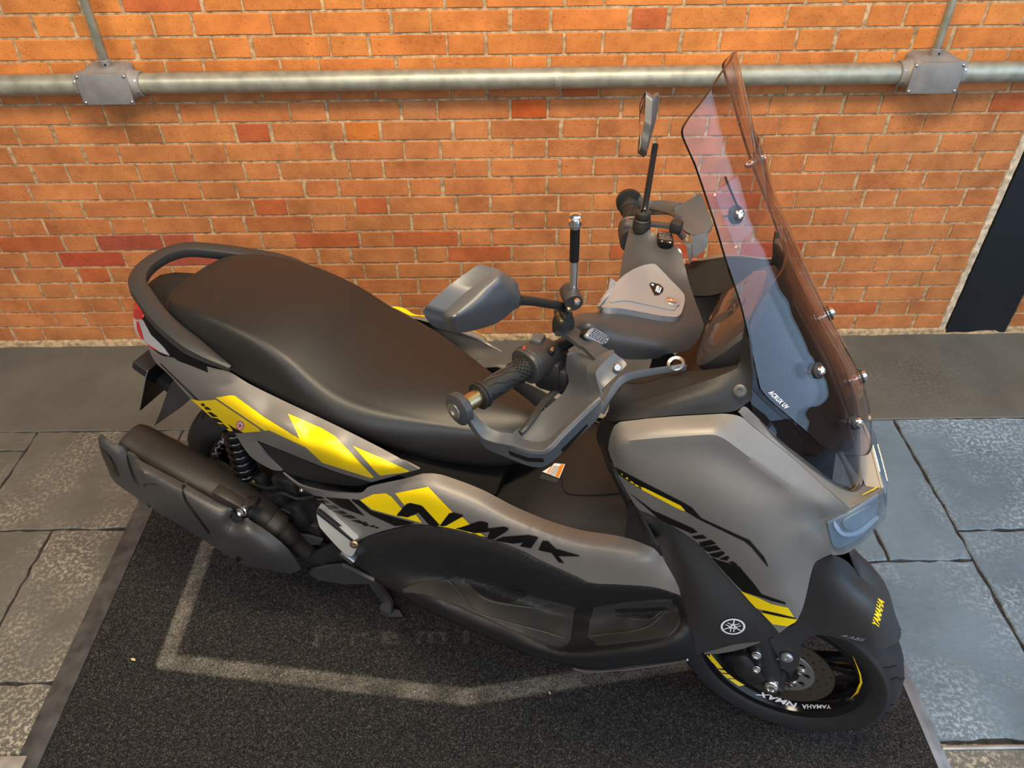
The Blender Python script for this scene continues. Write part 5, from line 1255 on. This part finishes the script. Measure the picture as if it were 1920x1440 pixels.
# engine and swing arm: dark castings between wheel and body
mb = MB(); rings = []
for x, w_, zt, zl in ((-.05, .10, .36, .22), (.06, .12, .40, .20), (.2, .14, .46, .18), (.34, .15, .50, .17), (.48, .14, .48, .2)):
    rings.append([L(x, a*w_+.02*(a > 0)*0, zl+(zt-zl)*b) for a, b in ((.6, 1), (.95, .85), (1, .3), (.7, 0), (-.9, 0), (-1.2, .4), (-1, .85), (-.6, 1))])
mb.loft(rings); o_eng = mb.build('engine', MT['engine'], BIKE, smooth=40)
rngE = random.Random(4)
for q, d in ((P(486, 902, .13), (.05, .03, .04)), (P(520, 925, .13), (.06, .05, .05)), (P(545, 905, .12), (.07, .05, .06)), (P(560, 960, .14), (.06, .04, .07)), (P(500, 950, .14), (.05, .03, .03)), (P(590, 985, .13), (.07, .05, .06))):
    mb = MB(); mb.box(q, d, Matrix.Rotation(rngE.uniform(-.6, .6), 3, 'Y'), bevel=.008); mb.build('engine_casting', MT['engine'], o_eng)
for pts in ([(505, 930, .16), (530, 925, .16), (560, 935, .15), (590, 930, .14)], [(500, 960, .16), (525, 955, .165), (545, 962, .16)], [(470, 905, .15), (500, 915, .16), (520, 912, .16)]):
    mb = MB(); mb.tube([P(x, y, s) for x, y, s in catmull(pts, 6)], .004, 8); mb.build('cable', MT['rubber'], o_eng)
for px, py, s in ((449, 898, .15), (478, 928, .16), (476, 903, .15)):
    mb = MB(); mb.lathe(P(px, py, s), (0, -1, .3), [(.006, -.005), (.006, .003), (.004, .004), (0, .004)], 8); mb.build('engine_bolt', MT['brass'], o_eng, smooth=0)
mb = MB(); mb.sweep([P(x, y, s) for x, y, s in catmull([(402, 872, .10), (418, 878, .11), (438, 892, .12), (455, 905, .125)], 5)], [(-.012, -.012), (.012, -.012), (.012, .012), (-.012, .012)]); mb.build('swing_arm', simple('dull_casting', (.05, .045, .04), .5, .4), o_eng, smooth=20, bevel=.003)
# shock absorber
s0, s1 = P(437, 800, .125), P(463, 890, .130); d = (s1-s0); ln = d.length; d.normalize(); a = d.cross(Vector((0, 0, 1))).normalized(); b = d.cross(a)
mb = MB(); mb.lathe(s0, d, [(.011, 0), (.011, ln*.5), (.018, ln*.52), (.018, ln), (.010, ln+.03)], 20); o_sh = mb.build('shock_absorber', MT['engine'], BIKE)
mb = MB(); N_ = 7*20; mb.tube([s0+d*(ln*(k/N_))+(a*math.cos(k*2*math.pi/20)+b*math.sin(k*2*math.pi/20))*.0255 for k in range(N_+1)], .0048, 10); mb.build('spring', MT['gloss'], o_sh, smooth=60)
mb = MB(); mb.lathe(s1, d, [(.030, -.004), (.030, .004), (.02, .012)], 24); mb.build('spring_seat', MT['engine'], o_sh)
# exhaust
m0, m1 = P(262, 838, .186), P(520, 985, .184); d = (m1-m0).normalized(); side = Vector((0, -1, 0)); side = (side-d*side.dot(d)).normalized(); upv = side.cross(d); upv = upv if upv.z > 0 else -upv
LN = (m1-m0).length
def ringm(t, rs, ru, off=(0, 0), n=40, k=.85):
    return [m0+d*t+side*(off[0]+math.copysign(abs(math.cos(q))**k, math.cos(q))*rs)+upv*(off[1]+math.copysign(abs(math.sin(q))**k, math.sin(q))*ru) for q in [2*math.pi*i/n for i in range(n)]]
mb = MB(); mb.loft([ringm(-.030, .036, .036), ringm(-.026, .048, .048), ringm(-.008, .053, .053), ringm(.06, .055, .055), ringm(.062, .0560, .0560), ringm(LN*.70, .055, .055), ringm(LN*.86, .048, .048), ringm(LN, .036, .036), ringm(LN+.02, .030, .030)])
o_muf = mb.build('muffler', MT['muffler'], BIKE, smooth=40)
o_shl = panel('heat_shield', [
    (237, 849, .241, 'c'), (270, 867, .245), (341, 904, .250), (347, 907, .254), (390, 931, .255), (435, 954, .252), (433, 966, .256), (434, 974, .257), (441, 980, .255), (452, 977, .253), (461, 971, .249), (472, 977, .247), (504, 998, .243), (535, 1024, .238), (551, 1046, .231), (564, 1068, .221, 'c'), (550, 1074, .223), (535, 1075, .225), (497, 1067, .233), (457, 1059, .240), (410, 1031, .248), (347, 990, .253), (285, 952, .255), (264, 919, .255), (248, 882, .250)],
    [[(252, 880, .267), (300, 918, .277), (350, 950, .282), (400, 985, .284), (450, 1018, .279), (500, 1046, .265), (535, 1058, .245)], [(300, 895, .265), (380, 940, .273), (470, 995, .269)]], MT['shield'], step=7, mirror=False, thick=.009, smooth=40, soft=.012)
stick('seam', [[(341, 902), (345, 904), (345, 922), (352, 940), (394, 998), (391, 1001), (348, 943), (341, 923)]], ['heat_shield'], MT['dblack'], o_shl, .0008, step=6)
stick('recess', [[(434, 956), (440, 958), (459, 969), (452, 976), (442, 979), (434, 974)]], ['heat_shield'], MT['engine'], o_shl, .0012, step=6)
for px, py in ((447, 1048), (254, 924)):
    stick('screw_hole', [[(px+6*math.cos(q)*.9, py+5*math.sin(q)) for q in [2*math.pi*k/12 for k in range(12)]]], ['heat_shield'], MT['dblack'], o_shl, .0009, step=6)
mb = MB(); mb.lathe(P(449, 1049, .236), (0, -1, .2), [(.006, 0), (.006, .002), (.003, .004), (0, .004)], 10); mb.build('screw', MT['steel'], o_shl)
o_tip = panel('exhaust_tip', [(183, 822, .243, 'c'), (189, 820, .240), (208, 828, .239), (228, 837, .240), (237, 848, .241, 'c'), (239, 870, .251), (250, 900, .256), (264, 919, .255), (280, 953, .252, 'c'), (268, 945, .248), (254, 932, .244), (225, 912, .236), (210, 897, .232), (200, 875, .234), (188, 845, .239)],
      [[(192, 828, .250), (205, 855, .256), (222, 890, .254), (245, 920, .252)]], MT['shield'], step=6, mirror=False, thick=.010, smooth=40)
stick('outlet', [[(188, 836), (193, 842), (206, 852), (216, 870), (224, 893), (216, 892), (205, 878), (195, 858)]], ['exhaust_tip'], MT['dblack'], o_tip, .0012, step=6)
stick('outlet_liner', [[(199, 850), (207, 857), (214, 872), (216, 884), (208, 877), (202, 864)]], ['exhaust_tip'], MT['muffler'], o_tip, .0018, step=6)
mb = MB(); mb.sweep([P(x, y, s) for x, y, s in ((404, 918, .245), (430, 932, .245), (458, 950, .24), (470, 945, .225), (478, 935, .20))], [(-.014, -.009), (.014, -.009), (.014, .009), (-.014, .009)]); mb.build('muffler_bracket', MT['muffler'], o_muf, smooth=25, bevel=.003)
mb = MB(); mb.lathe(P(455, 958, .256), (-.1, -1, .3), [(.013, -.006), (.013, .001), (.0105, .003), (.0105, .008), (.007, .010), (.004, .007), (0, .007)], 12); mb.build('muffler_bolt', MT['chrome'], o_muf, smooth=20)
mb = MB(); mb.tube([P(x, y, s) for x, y, s in catmull([(505, 975, .200), (525, 990, .198), (548, 1012, .190), (575, 1032, .175), (605, 1042, .15), (640, 1040, .11)], 6)], [.034]*6+[.026]*6+[.021]*19, 20); mb.build('exhaust_pipe', simple('heat_tinted_pipe', (.030, .025, .018), .5, .3, var=.4, vscale=12), o_muf, smooth=50)
# plates under the footboard and the fin in front of the exhaust
for pts, m_ in (([(579, 1077, .20), (585, 1070, .20), (610, 1064, .20), (641, 1061, .20), (700, 1090, .20), (697, 1094, .19), (647, 1096, .185), (597, 1088, .19)], MT['slate']), ([(566, 1053, .19), (590, 1036, .19), (622, 1020, .18), (650, 1048, .18), (630, 1062, .18), (600, 1058, .19)], MT['dark']), ([(541, 1001, .17), (575, 1006, .17), (604, 1014, .165), (600, 1021, .165), (566, 1024, .17), (552, 1014, .17)], MT['slate'])):
    V = [P(*q) for q in pts]; v, f = fill([q[:2] for q in pts], 9); fs = tps(pts); W = [P(p[0], p[1], s) for p, s in zip(v, fs(np.array([[p.x, p.y] for p in v])))]
    vv, ff = shell(W, f, .008); add_obj('engine_guard', vv, ff, m_, BIKE, 40)
# passenger peg folded against the body
def peg(sg):
    pts = [(593, 960, .208), (597, 957, .206), (606, 963, .205), (660, 1008, .212), (668, 1018, .212), (666, 1034, .212), (657, 1043, .214), (640, 1033, .216), (606, 996, .216), (598, 984, .214)]
    ol = catmull(pts, 6, True); v, f = fill([q[:2] for q in ol], 6); fs = tps(pts); W = [P(p[0], p[1], s) for p, s in zip(v, fs(np.array([[p.x, p.y] for p in v])))]
    vv, ff = shell(W, f, .022); vv = vv if sg > 0 else flip_side(vv); ff = ff if sg > 0 else [tuple(reversed(t)) for t in ff]
    o = add_obj('passenger_peg', vv, ff, MT['pale_alum'], BIKE, 40)
    if sg > 0:
        mb = MB(); V = [P(599+6.0*k, 960+4.8*k, .2085) for k in range(11)]
        for p in V: mb.box(p, (.014, .012, .010), Matrix.Rotation(.65, 3, 'Y'), bevel=.002)
        mb.tube([P(597, 958, .202), P(630, 983, .202), P(661, 1008, .203)], .008, 8)
        mb.build('grip_rubber', MT['rubber'], o)
        mb = MB(); mb.lathe(P(664, 1021, .218), (.3, -1, .3), [(.010, -.01), (.010, .001), (.007, .003), (.003, .003), (0, .002)], 16); mb.build('pivot_bolt', MT['brass'], o)
        mb = MB(); mb.box(P(654, 1041, .203), (.040, .024, .018), Matrix.Rotation(.6, 3, 'Y'), bevel=.004); mb.build('peg_hinge', MT['steel'], o)
peg(1); peg(-1)
# centre stand
def stand(sg):
    pts = [(698, 1088, .085), (712, 1108, .100), (725, 1128, .118), (724, 1146, .132)]
    a = [P(*q) for q in catmull(pts, 5)]
    f2 = (lambda p: p if sg > 0 else Vector((p.x, -p.y, p.z)))
    mb = MB(); mb.sweep([f2(p) for p in a], [(-.016, -.005), (.016, -.005), (.016, .005), (-.016, .005)], up=(0, -1, .3)); o = mb.build('centre_stand', simple('painted_bracket', (.06, .06, .06), .5, .4) if sg > 0 else bpy.data.materials['painted_bracket'], BIKE, smooth=30)
    ft = [P(713, 1150, .140), P(728, 1161, .142), P(750, 1126, .132), P(744, 1121, .120), P(724, 1136, .120)]
    zf = MZ+.001
    mb = MB(); mb.prism([f2(Vector((p.x, p.y, zf+(.012 if i in (2, 3) else .001)))) for i, p in enumerate(ft)], (0, 0, .006)); mb.build('stand_foot', bpy.data.materials['painted_bracket'], o, smooth=0)
    mb = MB(); p0 = f2(a[-1]); p1 = f2(Vector((ft[0].x*.5+ft[4].x*.5, ft[4].y, zf+.004))); mb.sweep([p0, p0.lerp(p1, .5), p1], [(-.016, -.004), (.016, -.004), (.016, .004), (-.016, .004)], up=(0, -1, .3)); mb.build('stand_leg', bpy.data.materials['painted_bracket'], o, smooth=0)
stand(1); stand(-1)

# ------------------------------------------------------------------ tail
rail = [(.155, .177, .818), (.10, .175, .835), (.03, .163, .852), (-.045, .138, .866), (-.105, .108, .880), (-.150, .080, .889), (-.171, .040, .894)]
path = [L(*q) for q in rail]+[L(-.176, 0, .895)]+[L(x, -s, z) for x, s, z in reversed(rail)]
pth = [Vector(q) for q in catmull([tuple(p) for p in path], 8)]
n = len(pth); sc = []
for k in range(n):
    u = min(k, n-1-k)/(n/2); sc.append((.25+.75*min(1, u/.22), .45+.55*min(1, u/.25)))
prof = [(-.020, -.014), (-.018, .004), (-.009, .009), (.009, .010), (.018, .005), (.020, -.004), (.014, -.018), (-.010, -.021)]
mb = MB(); mb.sweep(pth, prof, up=(0, 0, 1), scale=sc); mb.build('grab_rail', MT['rail'], BIKE, smooth=40)
# shelf between rail and seat
mb = MB(); rings = []
for x, w_, z in ((-.200, .035, .815), (-.16, .055, .825), (-.08, .09, .825), (.02, .125, .815), (.10, .140, .80)):
    rings.append([L(x, a*w_, z+b) for a, b in ((1, 0), (.6, .022), (-.6, .022), (-1, 0), (-1, -.09), (-.6, -.10), (.6, -.10), (1, -.09))])
mb.loft(rings); mb.build('tail_cover', MT['dark'], BIKE, smooth=40)
o_tl = panel('tail_light', [(250, 596, .042, 'c'), (252, 600, .045), (263, 599, .062), (272, 600, .072), (281, 610, .080), (290, 622, .090), (303, 643, .104), (316, 667, .117, 'c'), (300, 660, .110), (280, 650, .094), (268, 640, .080), (256, 625, .062), (251, 608, .048)], [(275, 625, .084)], MT['clearlens'], step=5, thick=.012)
panel('tail_lens', [(253, 566, .050, 'c'), (257, 574, .058), (265, 588, .068), (272, 600, .073, 'c'), (263, 599, .062), (251, 596, .042, 'c'), (249, 588, .038), (250, 576, .042)], [], MT['redlens'], step=5, thick=.012, parent=o_tl)
stick('red_reflector', [[(256, 602), (260, 602), (266, 622), (270, 636), (266, 636), (258, 618)], [(270, 640), (285, 650), (300, 659), (286, 653), (272, 645)]], ['tail_light'], MT['redlens'], o_tl, .0012, step=4)
stick('panel_groove', [[(300, 682), (302, 681), (334, 712), (372, 749), (369, 751), (333, 715)]], ['side_panel'], MT['dblack'], o_side, .0008, step=6)
# number plate seen from inside, and the rear mudguard
nb, ntp = P(262, 771, .095), P(276, 698, .095); ntp2 = ntp+Vector((0, .19, 0)); nb2 = nb+Vector((0, .19, 0)); nrm = (ntp-nb).cross(Vector((0, 1, 0))).normalized()
mb = MB(); mb.prism([nb, nb2, ntp2, ntp], nrm*.002); o_np = mb.build('number_plate', MT['dblack'], BIKE, smooth=0)
mb = MB(); mb.tube([nb+nrm*.001, nb.lerp(ntp, .9)+nrm*.001, ntp+nrm*.001+Vector((.004, -.0, .004))], .0016, 6); mb.build('plate_edge', MT['alum'], o_np)
mb = MB(); q0 = nb.lerp(ntp2, .5); mb.box(P(300, 705, 0)+Vector((.05, 0, .03)), (.16, .10, .03), Matrix.Rotation(.5, 3, 'Y'), bevel=.006); mb.build('plate_holder', MT['dark'], o_np)
flap = [(289, 799, .062), (302, 769, .060), (318, 722, .058), (332, 705, .058), (357, 748, .060), (342, 762, .061)]
V = [P(*q) for q in flap]; VL = [Vector((p.x, -p.y, p.z)) for p in V]
mb = MB(); mb.prism(V, (0, .004, 0)); o_rf = mb.build('rear_mudguard', MT['darkg'], BIKE, smooth=0)
mb = MB(); mb.prism(VL, (0, -.004, 0)); mb.build('mudguard_side', MT['darkg'], o_rf, smooth=0)
mb = MB(); mb.loft([[a, b, b+Vector((.004, 0, 0)), a+Vector((.004, 0, 0))] for a, b in ((V[1], VL[1]), (V[2], VL[2]), (V[3], VL[3]))]); mb.build('mudguard_web', MT['dark'], o_rf, smooth=0)

# ------------------------------------------------------------------ graphics
Y, K = MT['yellow'], MT['dblack']
SP = ['side_panel']
g1 = stick('yellow_graphic', [[(405, 745), (432, 741), (441, 742), (497, 783), (539, 808), (545, 812), (562, 822), (540, 776), (604, 803), (629, 819), (701, 893), (697, 896), (605, 867), (574, 838), (505, 806), (497, 807)]], SP, Y, o_side, mirror=True)
stick('yellow_graphic', [[(662, 836), (768, 882), (765, 884), (714, 891), (709, 888)]], SP, Y, o_side, mirror=True)
g2 = stick('yellow_graphic', [[(358, 747.5), (374, 751), (405, 749), (486, 803), (490, 808), (455, 811), (438, 808), (424, 806)]], SP, Y, o_side)
stick('black_bars', [[(376, 757), (382, 755), (387, 761), (380, 761)], [(382, 763), (390, 762), (398, 768), (388, 768)], [(389, 772), (397, 772), (410, 781), (399, 781)], [(397, 782), (409, 784), (420, 792), (407, 791)], [(409, 794), (419, 794), (430, 803), (421, 805)], [(428, 794), (437, 800), (458, 811), (440, 811)]], SP, K, g2, .0013)
def emblem(cx, cy, rx_, ry_, keys, parent, col, field=None, rot=0.):
    """three crossed tuning forks in a ring"""
    def T(u, v): return (cx+rx_*(u*math.cos(rot)-v*math.sin(rot)), cy+ry_*(u*math.sin(rot)+v*math.cos(rot)))
    if field:
        stick('emblem_field', [[T(1.0*math.cos(2*math.pi*k/36), 1.0*math.sin(2*math.pi*k/36)) for k in range(36)]], keys, field, parent, .0015, step=6)
    m = 40; V = []; F = []
    for k in range(m):
        a = 2*math.pi*k/m
        V += [Vector(T(.96*math.cos(a), .96*math.sin(a))), Vector(T(.80*math.cos(a), .80*math.sin(a)))]
    for k in range(m):
        j = (k+1) % m; F.append((2*k, 2*j, 2*j+1, 2*k+1))
    def bar(x0, y0, x1, y1, w_, a):
        n = len(V); dx, dy = x1-x0, y1-y0; l = math.hypot(dx, dy); nx, ny = -dy/l*w_, dx/l*w_
        for x, y in ((x0+nx, y0+ny), (x1+nx, y1+ny), (x1-nx, y1-ny), (x0-nx, y0-ny)):
            V.append(Vector(T(x*math.cos(a)-y*math.sin(a), x*math.sin(a)+y*math.cos(a))))
        F.append((n, n+1, n+2, n+3))
    for q in (0, 2*math.pi/3, 4*math.pi/3):
        bar(0, -.76, 0, -.30, .05, q); bar(-.13, -.28, .13, -.28, .05, q); bar(-.13, -.30, -.13, .62, .042, q); bar(.13, -.30, .13, .62, .042, q)
    return stick('emblem', [None], keys, col, parent, .0021, tris=[(V, F)])
emblem(451, 797, 7.5, 9.5, SP, g2, MT['red'], MT['white'], -.3)
CP = ['centre_cover', 'footboard']
C3 = lambda pts: [(560+x/3.2, 780+y/3.2) for x, y in pts]
stick('yellow_graphic', [C3([(370, 503), (450, 468), (525, 462), (558, 482), (628, 562), (590, 600), (440, 558)]), C3([(580, 462), (778, 424), (925, 575), (900, 640), (850, 652), (760, 560), (736, 533), (670, 518), (645, 545)]),
    C3([(588, 598), (650, 603), (705, 590), (742, 640), (720, 634)]), C3([(800, 652), (905, 600), (985, 605), (1040, 660), (1120, 722), (1060, 712), (1000, 690), (900, 668)])], CP, Y, o_mid)
stick('black_graphic', [C3([(320, 497), (368, 503), (432, 564), (590, 610), (700, 640), (640, 652), (580, 658), (432, 590), (325, 508)]), C3([(160, 485), (302, 497), (397, 598), (258, 548)])], CP, K, o_mid, .0014)
stick('black_bars', [[(584, 928), (603, 931), (609, 935), (591, 934)], [(592, 937), (612, 938), (619, 943), (602, 944)], [(604, 948), (626, 947), (637, 953), (619, 955)], [(623, 957), (641, 957), (653, 963), (637, 964)], [(639, 966), (658, 965), (670, 971), (657, 972)], [(657, 975), (672, 974), (684, 980), (675, 981)], [(674, 979), (686, 978), (693, 985), (684, 986)], [(692, 986), (701, 984), (705, 987), (698, 988)], [(703, 987), (710, 988), (711, 990), (705, 990)]], CP, K, o_mid)
C3 = lambda pts: [(560+x/3.2, 780+y/3.2) for x, y in pts]
stick('model_lettering', [
    C3([(588, 592), (648, 524), (670, 518), (736, 533), (748, 540), (850, 652), (905, 580), (925, 575), (988, 590), (985, 600), (885, 655), (840, 662), (790, 652), (775, 640), (720, 575), (700, 585), (655, 605)]),
    C3([(940, 672), (975, 664), (1085, 628), (1120, 632), (1140, 640), (1135, 672), (1230, 660), (1262, 668), (1258, 682), (1175, 735), (1130, 733), (1150, 690), (1060, 700), (1020, 690)]),
    C3([(1180, 742), (1230, 722), (1380, 710), (1418, 718), (1440, 726), (1395, 790), (1330, 778), (1350, 755), (1290, 762), (1225, 752)]),
    C3([(1440, 800), (1465, 745), (1500, 748), (1545, 795), (1570, 800), (1680, 832), (1690, 840), (1660, 838), (1590, 838), (1560, 836), (1595, 882), (1560, 872), (1520, 818), (1470, 808)])], CP, K, o_mid, .0018, step=5)
FP = ['front_fairing']
C5 = lambda pts: [(1080+x/3, 760+y/3) for x, y in pts]
stick('black_graphic', [C5([(222, 345), (270, 372), (620, 552), (655, 575), (705, 632), (945, 742), (975, 755), (1058, 850), (1083, 908), (1072, 900), (985, 795), (945, 762), (715, 650), (680, 632), (615, 592), (600, 580), (350, 460), (240, 385)])], FP, K, o_fair)
stick('yellow_graphic', [C5([(365, 455), (385, 460), (590, 560), (617, 590), (600, 588), (560, 570), (375, 472)]), C5([(330, 438), (352, 446), (360, 458), (338, 450)]), C5([(306, 420), (324, 428), (330, 440), (312, 432)]), C5([(282, 402), (294, 402), (298, 412), (286, 412)]), C5([(257, 382), (264, 380), (266, 388), (260, 390)])], FP, Y, o_fair, .0014, step=4)
stick('black_graphic', [C5([(300, 488), (435, 590), (470, 605), (660, 690), (685, 712), (650, 718), (560, 680), (480, 648), (440, 612)]), C5([(755, 848), (800, 868), (920, 905), (1000, 1000), (1045, 1060), (1175, 1105), (1180, 1118), (1100, 1098), (1020, 1070), (940, 1045), (880, 985)])], FP, K, o_fair)
stick('black_bars', [C5([(650, 735), (715, 726), (738, 745), (675, 750)]), C5([(680, 772), (762, 755), (790, 775), (712, 795), (700, 785)]), C5([(708, 800), (790, 785), (818, 808), (745, 822)]), C5([(745, 835), (825, 818), (840, 830), (800, 855), (775, 852)]), C5([(805, 862), (848, 845), (865, 850), (850, 872)]), C5([(858, 880), (885, 876), (905, 890), (910, 905)])], FP, K, o_fair)
stick('yellow_graphic', [C5([(928, 1042), (1020, 1078), (1100, 1115), (1190, 1135), (1226, 1190), (1130, 1165), (1060, 1150), (1010, 1138)]), C5([(1040, 1160), (1110, 1172), (1195, 1193), (1243, 1203), (1228, 1220), (1185, 1240), (1105, 1228)])], FP, Y, o_fair)
stick('black_graphic', [C5([(1062, 1152), (1130, 1167), (1228, 1191), (1240, 1200), (1150, 1184), (1065, 1165), (1040, 1158)])], FP, K, o_fair, .0020)
emblem(1374, 1173, 24.0, 15.5, ['lower_fairing'], o_low, MT['white'], None, 0.12)

# what sets some parts apart from the rest of the scooter
for o in BIKE.children:
    t = {'seat': 'black vinyl stepped two-up seat', 'windscreen': 'tall clear windscreen with bolted extension', 'visor': 'short smoked visor behind the tall screen', 'muffler': 'black muffler with angular heat shield',
         'headlight': 'clear headlight under the nose', 'brake_disc': 'drilled bronze-grey brake disc', 'tail_light': 'clear and red tail light', 'antenna': 'chrome and black antenna rod clamped to the mirror stem',
         'handlebar_cover': 'dark cover with silver centre cap and keyhole', 'grab_rail': 'black looped grab rail', 'shock_absorber': 'coil spring shock absorber'}.get(o.name)
    if t: o['label'] = t
